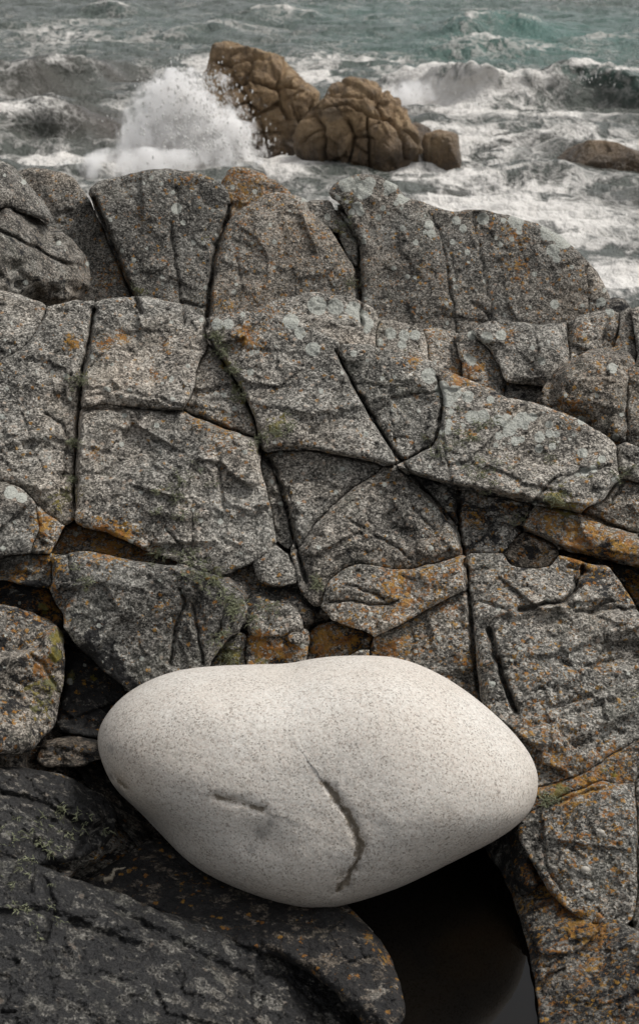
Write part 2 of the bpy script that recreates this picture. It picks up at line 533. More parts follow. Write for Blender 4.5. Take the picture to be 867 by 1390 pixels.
MOSS = [(290, 460, 10, .6), (305, 495, 12, .7), (320, 525, 12, .75), (330, 545, 10, .7), (340, 560, 10, .6), (375, 580, 16, .7), (385, 570, 12, .6), (360, 590, 14, .6), (350, 610, 20, .5), (180, 270, 30, .2), (280, 320, 16, .45), (190, 395, 10, .5), (110, 510, 16, .5), (105, 560, 14, .4), (100, 670, 20, .6), (80, 680, 24, .6),
        (460, 310, 26, .45), (470, 270, 18, .5), (485, 380, 20, .5), (665, 630, 40, .42), (630, 580, 40, .38), (600, 600, 40, .35), (540, 540, 50, .32), (755, 680, 24, .75), (770, 690, 18, .75), (735, 605, 20, .4), (800, 640, 30, .4), (760, 660, 24, .45),
        (78, 865, 14, .85), (75, 890, 14, .85), (70, 930, 20, .7), (55, 960, 26, .6), (45, 935, 20, .6), (95, 920, 12, .8), (125, 920, 10, .6), (60, 825, 10, .9), (240, 760, 30, .3), (290, 780, 24, .45), (220, 620, 40, .2), (240, 690, 50, .25), (310, 890, 22, .75), (320, 895, 16, .7), (355, 905, 20, .6), (430, 835, 14, .4),
        (760, 1075, 18, .7), (735, 1085, 18, .6), (830, 1050, 20, .55), (790, 1060, 16, .5), (390, 440, 20, .2), (560, 470, 20, .35), (150, 500, 40, .15), (30, 560, 40, .25), (40, 530, 40, .25), (120, 1110, 40, .22), (30, 1130, 50, .25), (70, 1140, 40, .22), (20, 1200, 40, .2), (60, 1220, 40, .15), (560, 250, 8, .4), (850, 620, 40, .3), (820, 920, 12, .3), (862, 940, 14, .5)]
BLACK = [(620, 690, 45, .6), (660, 695, 40, .6), (700, 720, 30, .55), (720, 755, 40, .6), (640, 730, 40, .5), (560, 720, 60, .35), (500, 690, 50, .3), (470, 760, 40, .35), (240, 500, 25, .35), (265, 470, 25, .4), (640, 520, 30, .4), (680, 535, 30, .5), (720, 540, 30, .55),
         (810, 770, 60, .65), (860, 800, 40, .7), (800, 745, 40, .4), (60, 880, 40, .5), (30, 950, 50, .55), (20, 830, 50, .5), (50, 800, 40, .7), (120, 890, 60, .7), (150, 930, 60, .7), (395, 875, 25, .6), (490, 870, 30, .7), (380, 900, 20, .6), (610, 400, 20, .25), (680, 400, 60, .3), (600, 330, 40, .25), (100, 300, 60, .25), (50, 330, 60, .35),
         (170, 720, 40, .5), (100, 840, 40, .4), (80, 1100, 90, .6), (40, 1060, 60, .72), (100, 1080, 60, .68), (200, 1270, 200, .60), (60, 1230, 90, .64), (350, 1250, 120, .64), (460, 1270, 80, .7), (690, 1200, 60, .6), (730, 1280, 60, .6), (680, 1150, 40, .6), (700, 1080, 30, .5), (720, 1000, 50, .35), (250, 820, 140, .30)]


def gather(pts, spots, r_scale=1.0, hard=False):
    o = np.zeros(len(pts))
    for s in spots:
        d = np.hypot(pts[:, 0] - s[0], pts[:, 1] - s[1]) / (s[2] * r_scale)
        w = s[3] if len(s) > 3 else 1.0
        m = (1 - sstep(.55, 1.25, d)) if hard else np.exp(-d * d * .9)
        o = np.maximum(o, w * m)
    return o


# hairline cracks and ledges inside blocks: (polyline, width px, depth m)
CRACKS = [
    ([(128, 420), (121, 465), (111, 510), (108, 560), (104, 630), (101, 690)], 4.5, .05), ([(282, 455), (300, 485), (331, 535), (352, 590), (353, 615)], 4.5, .05),
    ([(352, 612), (375, 640), (390, 690), (402, 742), (415, 790)], 4.5, .05), ([(352, 610), (420, 609), (480, 622), (530, 632)], 3, .03), ([(456, 478), (480, 525), (527, 603), (560, 645), (622, 722)], 4, .045),
    ([(622, 660), (622, 720), (630, 760), (638, 830), (648, 940)], 4, .045), ([(545, 640), (610, 658), (690, 674), (740, 684), (790, 696), (867, 728)], 4, .04), ([(705, 716), (770, 746), (830, 760), (867, 770)], 4.5, .045), ([(110, 555), (190, 553), (250, 560), (347, 595)], 4, .04),
    ([(128, 270), (168, 370), (192, 425)], 4.5, .06), ([(312, 280), (294, 332), (285, 380), (281, 445)], 5, .06), ([(460, 290), (488, 330), (490, 440)], 4, .04), ([(592, 512), (602, 548), (590, 603), (545, 628), (525, 634)], 2.5, .02),
    ([(0, 312), (40, 333), (75, 352), (112, 362)], 4, .03),
    ([(232, 300), (238, 360), (246, 408), (250, 440)], 2.5, .018), ([(246, 410), (278, 415)], 3, .02), ([(240, 255), (243, 300)], 2.5, .012),
    ([(588, 296), (598, 325), (607, 360), (613, 405), (622, 465)], 2.6, .016), ([(640, 290), (650, 330), (656, 372), (668, 430)], 2.6, .012),
    ([(600, 320), (612, 345), (618, 385)], 2.4, .009), ([(600, 428), (640, 436), (690, 440)], 3, .010), ([(795, 360), (798, 400), (802, 440)], 2.6, .012), ([(640, 410), (660, 425), (668, 440)], 3, .014),
    ([(322, 350), (328, 390), (320, 430)], 2.5, .012),
    ([(62, 560), (85, 575), (92, 600), (85, 650)], 3, .02), ([(30, 560), (45, 610), (60, 640)], 3, .012),
    ([(120, 540), (160, 530), (210, 540), (245, 552)], 4, .012), ([(190, 560), (185, 575), (170, 590)], 3, .012), ([(300, 620), (298, 650), (305, 690)], 3, .014),
    ([(225, 715), (258, 760)], 2.5, .015), ([(260, 695), (262, 750)], 2.5, .014), ([(230, 650), (245, 680), (250, 700)], 2.5, .01),
    ([(530, 540), (560, 535), (595, 532)], 3, .018), ([(597, 555), (602, 610), (612, 655)], 2.5, .016), ([(462, 520), (530, 525)], 3, .008),
    ([(720, 690), (735, 668), (752, 650)], 3, .03), ([(752, 650), (790, 640), (825, 632)], 4, .012), ([(825, 690), (845, 655)], 3, .02),
    ([(530, 560), (535, 600)], 2.5, .01),
    ([(470, 705), (500, 722), (540, 745), (560, 760)], 3, .014), ([(560, 690), (590, 720)], 3, .012),
    ([(650, 700), (690, 712), (725, 725)], 3, .02), ([(636, 715), (660, 712)], 4, .015),
    ([(245, 798), (252, 815), (238, 850), (232, 900)], 3, .03), ([(262, 820), (268, 850), (275, 900)], 3, .03), ([(92, 752), (98, 790), (80, 800)], 2.5, .012), ([(85, 800), (105, 802)], 3, .014), ([(305, 830), (300, 850), (290, 870)], 3, .02),
    ([(448, 818), (480, 815), (510, 822), (540, 815)], 3, .025), ([(470, 793), (490, 800), (520, 812)], 3, .02),
    ([(705, 828), (740, 820), (765, 818), (780, 800), (790, 770)], 4.5, .055), ([(780, 830), (800, 830), (830, 815)], 4, .025), ([(770, 770), (800, 778)], 3, .02), ([(800, 830), (835, 825), (867, 828)], 6, .02), ([(650, 815), (690, 830)], 3, .015),
    ([(663, 855), (675, 900), (690, 945), (700, 965)], 6, .06), ([(760, 900), (800, 905), (867, 890)], 7, .012), ([(750, 960), (800, 945), (867, 915)], 8, .015), ([(700, 990), (760, 975), (830, 950)], 8, .012),
    ([(740, 1095), (790, 1078), (830, 1065)], 3, .012), ([(735, 1140), (742, 1180), (760, 1205)], 3, .01),
    ([(30, 880), (60, 905), (80, 940)], 5, .015), ([(0, 1075), (60, 1090), (110, 1120), (150, 1120)], 7, .02), ([(100, 1170), (120, 1130), (150, 1110)], 5, .015),
    ([(0, 1240), (60, 1235), (120, 1260), (200, 1290)], 9, .012), ([(60, 1190), (75, 1230), (60, 1280)], 7, .015), ([(150, 1230), (260, 1290), (340, 1330)], 10, .012),
    ([(360, 690), (380, 730)], 3, .012),
]
# steps: on the upper side of the line the stone stands proud, fading back over 'reach' px: (polyline, reach, height)
STEPS = [
    ([(150, 530), (195, 541), (245, 548)], 50, .02),
    ([(540, 640), (610, 652), (700, 668), (760, 680)], 40, .035),
    ([(700, 832), (765, 822)], 60, .03),
    ([(640, 905), (760, 880), (867, 845)], 90, .02),
    ([(500, 300), (520, 350), (510, 420)], 50, -.012),
    ([(200, 690), (260, 700), (340, 690)], 60, .015),
    ([(400, 555), (450, 560), (500, 545)], 50, .018),
    ([(20, 600), (60, 590), (100, 600)], 50, .02),
    ([(75, 850), (60, 880), (30, 895), (-20, 900)], 60, .05),
    ([(690, 1000), (760, 1010), (867, 960)], 60, .02),
]

CREST = 'granite slabs along the crest of the outcrop'
SURF_PX, SURF_P, SURF_N = [], [], []      # what has been built, to rest small things on it
BLOCKS = []


QUEUE = []


def rock(*args, **kw):
    QUEUE.append((args, kw))


def fuses(args, kw):
    return isinstance(args[3], str) and args[3] in 'NMQ' and kw.get('fuse', True)


def build_rocks():
    for i, (args, kw) in enumerate(QUEUE):
        kw = dict(kw)
        nb = []
        if fuses(args, kw):
            a0, a1 = np.array(args[2], float).min(0) - 30, np.array(args[2], float).max(0) + 30
            for j, (b, kb) in enumerate(QUEUE):
                if j == i or not fuses(b, kb):
                    continue
                if (b[3] == 'M') != (args[3] == 'M'):
                    continue
                b0, b1 = np.array(b[2], float).min(0), np.array(b[2], float).max(0)
                if (b0 < a1).all() and (b1 > a0).all():
                    nb.append(rough_outline(b[2]))
        kw.pop('fuse', None)
        make_rock(*args, neighbours=nb, **kw)


def make_rock(name, label, poly, ctrl, push=0.0, tx=0.0, ty=0.0, R=.035, T=.30, gap=-0.9, bulge=.02, light=1.08, warm=.38, wet=0.0,
         orange=.06, black=.12, moss=.0, a=(.028, .020, .007), cat='rock', group='fractured granite blocks of the outcrop', step=2.2, soft=14.0, grow=11.0, neighbours=()):
    if soft < 20:
        R *= .25
        bulge *= .25
    if group == CREST:
        a = (a[0], a[1] * .6, a[2] * .7)
    out = rough_outline(poly)
    tg = np.roll(out, -2, 0) - np.roll(out, 2, 0)
    nn = np.column_stack([tg[:, 1], -tg[:, 0]]) / np.maximum(np.linalg.norm(tg, axis=1), 1e-6)[:, None]
    area = np.sum(out[:, 0] * np.roll(out[:, 1], -1) - out[:, 1] * np.roll(out[:, 0], -1))
    out = out - nn * gap * (1 if area > 0 else -1)
    mg = grow + 3 if len(neighbours) else 3
    x0, y0 = out.min(0) - mg
    x1, y1 = out.max(0) + mg
    nx, ny = int((x1 - x0) / step) + 2, int((y1 - y0) / step) + 2
    gx, gy = np.meshgrid(x0 + np.arange(nx) * step, y0 + np.arange(ny) * step)
    pts = np.column_stack([gx.ravel(), gy.ravel()])
    d, near = sdf(pts, out, True)
    if len(neighbours):
        # neighbouring blocks share one thin crack: each grows to the midline between them
        dn = np.full(len(pts), -1e3)
        for o2 in neighbours:
            dn = np.maximum(dn, sdf(pts, o2))
        d = np.minimum(d + grow, (d - dn) / 2 - .7)
        g2 = np.gradient(d.reshape(ny, nx), step)
        gn = np.maximum(np.hypot(g2[0], g2[1]), .35) ** 2
        mvx = np.clip(-d * (g2[1] / gn).ravel(), -1.6 * step, 1.6 * step)
        mvy = np.clip(-d * (g2[0] / gn).ravel(), -1.6 * step, 1.6 * step)
        near = pts + np.column_stack([mvx, mvy])
    keep = d > -0.5 * step
    idx = np.arange(nx * ny).reshape(ny, nx)
    q = np.stack([idx[:-1, :-1], idx[1:, :-1], idx[1:, 1:], idx[:-1, 1:]], -1).reshape(-1, 4)
    q = q[keep[q].all(1)]
    used = np.unique(q)
    remap = -np.ones(nx * ny, int)
    remap[used] = np.arange(len(used))
    q = remap[q]
    pts, d, near = pts[used], d[used], near[used]
    e = np.concatenate([q[:, [0, 1]], q[:, [1, 2]], q[:, [2, 3]], q[:, [3, 0]]])
    key = np.sort(e, 1)
    _, inv, cnt = np.unique(key[:, 0] * len(pts) + key[:, 1], return_inverse=True, return_counts=True)
    be = e[cnt[inv] == 1]
    bv = np.unique(be)
    # pull the rim onto the outline
    v = near[bv] - pts[bv]
    ln = np.linalg.norm(v, axis=1)
    pts[bv] += v * np.minimum(1, 2.0 * step / np.maximum(ln, 1e-6))[:, None]
    d[bv] = 0
    co = plane_coef(ctrl)
    cx, cy = out.mean(0)
    D0 = plane_depth(co, pts[:, 0], pts[:, 1]) + push + tx * (pts[:, 0] - cx) / 100 + ty * (pts[:, 1] - cy) / 100
    P0 = world(pts[:, 0], pts[:, 1], D0)
    s = F / D0.mean()
    nR = fbm(np.column_stack([pts / 45, np.full(len(pts), cx * .1)]), 3)
    Rv = R * np.clip(1 + 2.1 * nR, .2, 3.0)
    dm = np.maximum(d, 0) / s
    r = .93 * np.clip(1 - dm / Rv, 0, 1)
    drop = Rv * (1 - np.sqrt(np.maximum(1 - r * r, 0)))
    drop += bulge * np.exp(-np.maximum(d, 0) / soft)
    fv, fe = facets(P0 * 6.5, int(cx) % 97)
    fv2, fe2 = facets(P0 * 19 + 3.1 * fbm(P0 * 9, 2)[:, None] * .3, 7)
    off = a[0] * fbm(P0 * 4.0 + cx, 3) + a[1] * fv + .45 * a[1] * fv2 + a[2] * fbm(P0 * 34, 4, .6) \
        + .7 * a[2] * (np.abs(fbm(P0 * 75, 3, .6)) * -2)
    off *= sstep(-2, 16, d) * .7 + .3
    for ln_, w, dep in CRACKS:
        l = np.array(ln_, float)
        if l[:, 0].max() < x0 - 20 or l[:, 0].min() > x1 + 20 or l[:, 1].max() < y0 - 20 or l[:, 1].min() > y1 + 20:
            continue
        wob = 3.0 * np.stack([perlin(np.column_stack([pts / 14, np.zeros(len(pts))])), perlin(np.column_stack([pts / 14, np.full(len(pts), 9.)]))], 1)
        dd, _ = line_dist(pts + wob, ln_)
        off -= dep * np.exp(-(dd / (w * .55)) ** 2) + .08 * dep * np.exp(-(dd / (w * 2.5)) ** 2)
    for ln_, reach, hgt in STEPS:
        l = np.array(ln_, float)
        if l[:, 0].max() < x0 - reach or l[:, 0].min() > x1 + reach or l[:, 1].max() < y0 - reach or l[:, 1].min() > y1 + reach:
            continue
        wob = 6.0 * np.stack([perlin(np.column_stack([pts / 22, np.zeros(len(pts))])), perlin(np.column_stack([pts / 22, np.full(len(pts), 9.)]))], 1)
        dd, side = line_dist(pts + wob, ln_)
        off += hgt * np.where(side > 0, np.exp(-dd / reach * 1.6), np.exp(-(dd / 7) ** 2))
    D = D0 + drop - off
    V = world(pts[:, 0], pts[:, 1], D)
    lich = np.column_stack([np.minimum(np.maximum(orange, .88 * gather(pts, ORANGE)), .60), gather(pts, WHITE, 1.0, True), np.maximum(black, gather(pts, BLACK)), np.maximum(moss, gather(pts, MOSS))])
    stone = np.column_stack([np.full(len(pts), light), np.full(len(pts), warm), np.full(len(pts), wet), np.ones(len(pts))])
    SURF_PX.append(pts.copy()); SURF_P.append(V.copy())
    # the sides and the back of the block
    n0 = len(V)
    back = np.full(len(pts), -1)
    back[bv] = n0 + np.arange(len(bv))
    c2 = np.array([cx, cy])
    bp = c2 + (pts[bv] - c2) * .94
    VB = world(bp[:, 0], bp[:, 1], D[bv] + T)
    mid = np.full(len(pts), -1)
    mid[bv] = n0 + len(bv) + np.arange(len(bv))
    bm = c2 + (pts[bv] - c2) * .995
    VM = world(bm[:, 0], bm[:, 1], D[bv] + T * .3) + .006 * np.stack([fbm(V[bv] * 30 + k * 9, 2) for k in range(3)], 1)
    VC = world(np.array([cx]), np.array([cy]), np.array([D[bv].mean() + T]))
    side1 = np.column_stack([be[:, 1], be[:, 0], mid[be[:, 0]], mid[be[:, 1]]])
    side2 = np.column_stack([mid[be[:, 1]], mid[be[:, 0]], back[be[:, 0]], back[be[:, 1]]])
    kc = n0 + 2 * len(bv)
    cap = np.column_stack([back[be[:, 1]], back[be[:, 0]], np.full(len(be), kc)])
    Vall = np.vstack([V, VB, VM, VC])
    ext = np.concatenate([bv, bv, bv[:1]])
    faces = q.tolist() + side1.tolist() + side2.tolist() + cap.tolist()
    o = mesh_object(name, Vall, faces, ROCK, {'lichen': np.vstack([lich, lich[ext]]), 'stone': np.vstack([stone, stone[ext]])})
    tag(o, label, cat, group)
    BLOCKS.append((out, co, push, cx, cy, tx, ty))
    return o

# ------------------------------------------------------------------ the blocks, back to front
CREST = 'granite slabs along the crest of the outcrop'
LEDGE = 'granite blocks on the ledge below the crest'
SLOPE = 'fractured granite blocks of the middle slope'
LOWER = 'granite blocks round the foot of the slope'

# crest
rock('rock_block', 'small orange-crusted rock peeping up between two grey slabs on the crest',
     [(298, 250), (312, 229), (335, 227), (352, 235), (375, 248), (398, 264), (370, 320), (318, 320), (308, 280)], 'B', push=.22, R=.10, orange=.42, light=.95, warm=.6, group=CREST)
rock('rock_block', 'grey slab sloping down behind the dark bulging rock at the left edge',
     [(10, 236), (55, 228), (98, 239), (114, 258), (130, 292), (155, 342), (178, 388), (192, 425), (110, 445), (20, 430)], 'B', push=.02, tx=-.03, R=.07, orange=.16, black=.24, light=.8, group=CREST)
rock('rock_block', 'broad tapering grey slab on the crest with one pale round lichen spot',
     [(120, 257), (133, 246), (180, 236), (215, 229), (255, 232), (285, 240), (306, 255), (314, 282), (302, 302), (294, 332), (287, 372), (281, 440), (272, 455), (235, 448), (192, 425), (168, 372), (145, 318), (128, 282)], 'B', push=-.08, tx=.02, ty=.03, R=.08, orange=.13, black=.22, light=.78, warm=.3, group=CREST)
rock('rock_block', 'brown-grey slab with orange flecks right of the upright crest crack',
     [(292, 350), (300, 318), (315, 295), (345, 272), (365, 262), (395, 263), (418, 272), (417, 285), (438, 302), (455, 322), (466, 342), (480, 362), (490, 440), (430, 470), (345, 470), (284, 445), (287, 390)], 'B', push=-.03, tx=.03, R=.09, orange=.26, black=.15, light=.9, warm=.45, group=CREST)
rock('rock_block', 'small rounded chunk wedged on the crest left of the biggest slab',
     [(416, 273), (445, 271), (457, 290), (463, 316), (450, 314), (432, 303), (416, 290)], 'B', push=.03, R=.06, T=.2, group=CREST, orange=.2)
rock('rock_block', 'narrow mossy wedge stuck in the crack beside the biggest crest slab',
     [(456, 285), (474, 296), (488, 330), (486, 364), (472, 348), (462, 322)], 'B', push=.05, R=.04, T=.2, group=CREST, moss=.3)
rock('rock_block', 'biggest crest slab, falling away to the right and dotted with pale lichen',
     [(444, 264), (455, 248), (480, 238), (512, 238), (535, 251), (548, 268), (575, 274), (610, 289), (650, 284), (690, 294), (725, 304), (757, 318), (782, 340), (806, 365), (823, 395), (832, 420), (830, 470), (760, 490), (700, 490), (640, 495), (580, 490), (510, 470), (491, 440), (489, 330), (470, 285)], 'B', push=-.05, tx=-.015, R=.10, bulge=.03, orange=.15, black=.2, light=.82, warm=.42, group=CREST)
rock('rock_block', 'low dark rock at the foot of the biggest crest slab, far right',
     [(815, 408), (838, 404), (856, 416), (860, 440), (830, 450), (815, 435)], 'B', push=-.1, R=.05, T=.3, black=.5, light=.6, group=CREST)
rock('rock_block', 'dark bulging rock leaning in at the left edge above the slope, lower half',
     [(-60, 300), (0, 282), (40, 292), (72, 308), (100, 328), (118, 352), (124, 378), (119, 400), (95, 413), (60, 420), (20, 410), (-60, 400)],
     [(30, 300, 4.35), (30, 410, 4.15), (120, 370, 4.45)], R=.13, bulge=.05, black=.4, orange=.03, light=.66, warm=.5, soft=30, group=CREST, a=(.03, .008, .004))
rock('rock_block', 'dark rock capping the bulging one at the left edge, upper half',
     [(-60, 205), (0, 216), (22, 231), (48, 262), (66, 284), (74, 303), (40, 290), (0, 280), (-60, 296)],
     [(30, 240, 4.55), (30, 300, 4.38), (70, 290, 4.5)], R=.12, bulge=.04, black=.36, orange=.02, light=.66, warm=.4, group=CREST, a=(.03, .008, .004))

# ledge
rock('rock_block', 'ledge block capped by a broad white lichen crust in the picture centre',
     [(330, 438), (350, 432), (385, 417), (425, 408), (466, 412), (497, 425), (508, 446), (511, 500), (480, 500), (440, 480), (400, 460), (365, 450)], 'M', push=-.05, ty=-.05, R=.06, black=.2, group=LEDGE)
rock('rock_block', 'pale-topped ledge block right of the white-crusted one',
     [(511, 446), (545, 450), (576, 461), (582, 490), (582, 530), (545, 515), (513, 490)], 'M', push=-.02, R=.05, T=.25, group=LEDGE)
rock('rock_block', 'narrow upright ledge block darkened by black lichen',
     [(577, 459), (600, 456), (618, 468), (628, 500), (625, 540), (600, 535), (583, 500)], 'M', push=.03, tx=.05, R=.05, T=.25, black=.4, orange=.25, group=LEDGE)
rock('rock_block', 'orange-flecked ledge block with a slanting right side, mid right',
     [(619, 464), (645, 463), (664, 470), (678, 500), (690, 532), (684, 560), (650, 570), (622, 545), (628, 500)], 'M', push=.0, R=.05, T=.25, black=.35, orange=.3, group=LEDGE)
rock('rock_block', 'smooth loaf-shaped ledge block with a bright top, right of centre',
     [(646, 457), (668, 446), (710, 451), (745, 452), (768, 449), (773, 484), (752, 522), (720, 524), (686, 518), (668, 478)], 'M', push=-.08, R=.20, bulge=.05, group=LEDGE, light=1.1)
rock('rock_block', 'small sloping ledge block between the loaf-shaped one and the right edge',
     [(770, 450), (800, 437), (828, 431), (842, 436), (838, 462), (805, 482), (775, 498), (774, 478)], 'M', push=-.05, tx=-.04, R=.18, group=LEDGE, orange=.2)
rock('rock_block', 'dark knuckle of rock above the big rounded block at right',
     [(838, 438), (852, 430), (864, 445), (862, 490), (846, 480), (836, 466)], 'M', push=-.06, R=.04, T=.25, black=.3, light=.85, group=LEDGE)
rock('rock_block', 'grey block cut by the right edge of the view below the sea',
     [(858, 430), (880, 424), (930, 430), (940, 510), (868, 506), (860, 470)], 'M', push=-.1, R=.06, group=LEDGE)
rock('rock_block', 'low blackish stone in the hollow left of the big rounded block',
     [(684, 522), (720, 524), (738, 526), (728, 548), (705, 570), (680, 560), (676, 540)], 'M', push=.0, R=.04, T=.2, black=.45, light=.85, group=LEDGE)
rock('rock_block', 'big rounded brown-streaked block in the hollow at the right',
     [(728, 540), (745, 510), (770, 490), (808, 474), (848, 470), (861, 492), (863, 545), (860, 625), (825, 625), (780, 605), (742, 580), (728, 556)], 'M', push=-.19, tx=-.02, ty=.05, R=.11, bulge=.05, soft=25, fuse=False, orange=.22, warm=.55, light=.85, group=LEDGE)
rock('rock_block', 'brown block split off the big rounded one at the right edge',
     [(863, 500), (880, 494), (940, 500), (940, 650), (866, 640), (862, 560)], 'M', push=-.14, R=.06, warm=.6, orange=.2, light=.8, group=LEDGE)

# middle slope
rock('rock_block', 'corner block at the left edge directly below the dark bulging rock',
     [(-60, 395), (0, 405), (45, 419), (60, 429), (37, 466), (0, 490), (-60, 500)], 'N', push=.02, ty=-.05, R=.06, group=SLOPE)
rock('rock_block', 'tall rough slab left of the long vertical crack',
     [(62, 430), (98, 420), (128, 418), (123, 452), (113, 502), (107, 560), (102, 630), (100, 684), (86, 706), (62, 692), (42, 666), (0, 650), (-60, 642), (-60, 505), (2, 492), (40, 468)], 'N', push=.0, tx=.02, R=.06, a=(.04, .02, .007), group=SLOPE, orange=.1, moss=.12)
rock('rock_block', 'upper grey slab right of the long vertical crack with orange lichen blotches',
     [(129, 424), (150, 416), (200, 414), (250, 427), (276, 445), (281, 470), (267, 500), (264, 530), (246, 556), (190, 552), (140, 547), (111, 555), (112, 510), (121, 465)], 'N', push=-.02, ty=-.05, R=.055, group=SLOPE)
rock('rock_block', 'slim wedge of rock along the mossy diagonal crack',
     [(267, 500), (281, 470), (287, 472), (302, 492), (331, 541), (348, 571), (347, 594), (310, 581), (250, 559), (265, 530)], 'N', push=.015, R=.04, group=SLOPE, orange=.15)
rock('rock_block', 'widest flat-faced slab at centre left with horizontal crack along its top',
     [(112, 557), (140, 551), (190, 556), (250, 562), (300, 581), (347, 597), (352, 640), (367, 690), (372, 722), (352, 745), (311, 766), (285, 772), (240, 762), (200, 756), (160, 731), (125, 716), (105, 690), (103, 640), (106, 590)], 'N', push=-.03, ty=.01, R=.06, bulge=.025, group=SLOPE)
rock('rock_block', 'pale-flecked slab in the picture centre right of the mossy diagonal crack',
     [(283, 443), (310, 436), (350, 434), (390, 442), (430, 461), (455, 477), (463, 497), (495, 555), (525, 604), (530, 625), (480, 620), (420, 606), (360, 609), (352, 585), (331, 530), (300, 483), (284, 463)], 'N', push=-.04, R=.06, bulge=.025, group=SLOPE, moss=.14)
rock('rock_block', 'tapering slab under the white-crusted ledge block, split by a slanting crack',
     [(456, 478), (500, 480), (545, 491), (580, 502), (592, 512), (602, 546), (592, 602), (546, 627), (527, 601), (495, 553), (465, 496)], 'N', push=.0, R=.05, group=SLOPE, moss=.1)
rock('rock_block', 'long tilted slab with many round white lichens, right of centre',
     [(594, 512), (640, 529), (680, 550), (730, 560), (780, 580), (822, 606), (842, 640), (826, 692), (790, 692), (740, 682), (690, 674), (650, 667), (610, 657), (560, 641), (548, 628), (594, 603), (604, 548)], 'N', push=-.05, ty=-.03, R=.06, bulge=.03, a=(.035, .016, .006), group=SLOPE, moss=.22)
rock('rock_block', 'blunt end block at the right edge past the white-spotted slab',
     [(843, 610), (870, 622), (940, 640), (940, 660), (862, 655), (840, 645)], 'N', push=.0, R=.05, group=SLOPE, moss=.2)
rock('rock_block', 'coarse triangular block at the right edge below the white-spotted slab',
     [(786, 695), (826, 656), (866, 654), (940, 662), (940, 740), (867, 729), (830, 718)], 'N', push=.03, R=.045, a=(.03, .02, .008), orange=.24, black=.3, group=SLOPE)
rock('rock_block', 'splinter of rock between two cracks below the mossy diagonal',
     [(355, 616), (373, 640), (388, 690), (398, 738), (377, 720), (367, 684)], 'N', push=.05, R=.03, T=.2, black=.3, moss=.2, group=SLOPE)
rock('rock_block', 'broken triangular face under the horizontal central crack',
     [(368, 617), (420, 611), (480, 624), (518, 636), (472, 668), (440, 700), (418, 727), (404, 745), (396, 718), (386, 680), (374, 642)], 'N', push=.02, R=.04, black=.25, moss=.15, group=SLOPE)
rock('rock_block', 'brown-grey slab with dark stains just right of the picture centre',
     [(530, 641), (562, 658), (600, 690), (622, 722), (627, 750), (600, 762), (545, 772), (490, 764), (443, 778), (432, 815), (420, 800), (410, 770), (403, 746), (426, 714), (446, 690), (476, 666), (510, 645)], 'N', push=-.02, R=.05, bulge=.025, black=.3, warm=.5, light=.92, group=SLOPE)
rock('rock_block', 'small three-sided chip left of the straight upright crack',
     [(556, 646), (610, 662), (618, 690), (621, 716), (600, 686), (574, 662)], 'N', push=.03, R=.03, T=.2, black=.4, group=SLOPE)
rock('rock_block', 'black-spotted block right of the straight upright crack',
     [(624, 664), (690, 679), (722, 686), (712, 706), (690, 742), (650, 748), (627, 750), (622, 700)], 'N', push=.03, R=.035, black=.5, orange=.2, group=SLOPE)
rock('rock_block', 'long narrow slab thick with orange lichen slanting to the right edge',
     [(724, 690), (770, 700), (867, 722), (940, 738), (940, 790), (867, 768), (830, 761), (770, 746), (732, 726), (707, 716)], 'N', push=-.01, R=.05, orange=.35, warm=.5, black=.2, group=SLOPE)
rock('rock_block', 'small pale slab tucked under the orange-covered one',
     [(690, 745), (702, 726), (735, 729), (752, 745), (752, 772), (720, 780), (685, 768)], 'N', push=.05, R=.04, T=.2, light=1.2, warm=.8, black=.45, group=SLOPE)
rock('rock_block', 'blackened rock in the dark gap at the right edge',
     [(755, 748), (800, 757), (867, 775), (940, 790), (940, 850), (867, 850), (845, 795), (820, 768), (790, 762)], 'N', push=.14, R=.04, black=.72, orange=.38, light=.75, group=SLOPE)

# foot of the slope, left
rock('rock_block', 'rounded grey block at the left edge with a pale top',
     [(-60, 648), (0, 655), (30, 665), (50, 690), (52, 720), (40, 746), (0, 757), (-60, 760)], 'N', push=-.12, ty=-.03, R=.09, bulge=.03, orange=.02, light=.85, group=LOWER)
rock('rock_block', 'small brown stone tucked against the rounded block at the left edge',
     [(48, 688), (70, 704), (79, 720), (68, 746), (45, 748), (54, 720)], 'N', push=-.04, R=.04, T=.2, orange=.3, group=LOWER)
rock('rock_block', 'dark flat stone below the rounded block at the left edge',
     [(-60, 764), (0, 760), (40, 755), (70, 760), (70, 790), (42, 797), (0, 786), (-60, 785)], 'N', push=-.02, R=.05, T=.25, black=.35, light=.75, group=LOWER)
rock('rock_block', 'black ledge streaked with yellow lichen at the left edge',
     [(-60, 790), (0, 786), (58, 802), (86, 832), (78, 845), (40, 832), (-60, 820)], 'N', push=.06, R=.04, T=.2, black=.7, light=.6, orange=.3, group=LOWER)
rock('rock_block', 'ledge of orange-crusted rock above the big greenish-grey block',
     [(75, 748), (92, 722), (140, 722), (182, 736), (235, 758), (250, 770), (200, 775), (150, 760), (110, 756), (85, 765)], 'N', push=.06, ty=-.08, R=.04, T=.2, orange=.4, black=.4, light=.85, group=LOWER)
rock('rock_block', 'big greenish-grey block with bright upper rim just above the pale boulder',
     [(74, 768), (76, 752), (92, 741), (120, 738), (160, 750), (200, 755), (250, 765), (290, 790), (326, 822), (320, 842), (303, 872), (278, 930), (240, 960), (195, 940), (150, 902), (110, 862), (85, 832), (74, 795)], 'N', push=-.16, ty=.06, R=.085, bulge=.02, black=.25, light=.72, orange=.10, warm=.1, group=LOWER)
rock('rock_block', 'grey rounded lump hanging above the small blocks at the boulder top',
     [(342, 764), (370, 740), (395, 756), (404, 790), (376, 797), (350, 788)], 'N', push=-.02, R=.09, T=.2, fuse=False, group=LOWER)
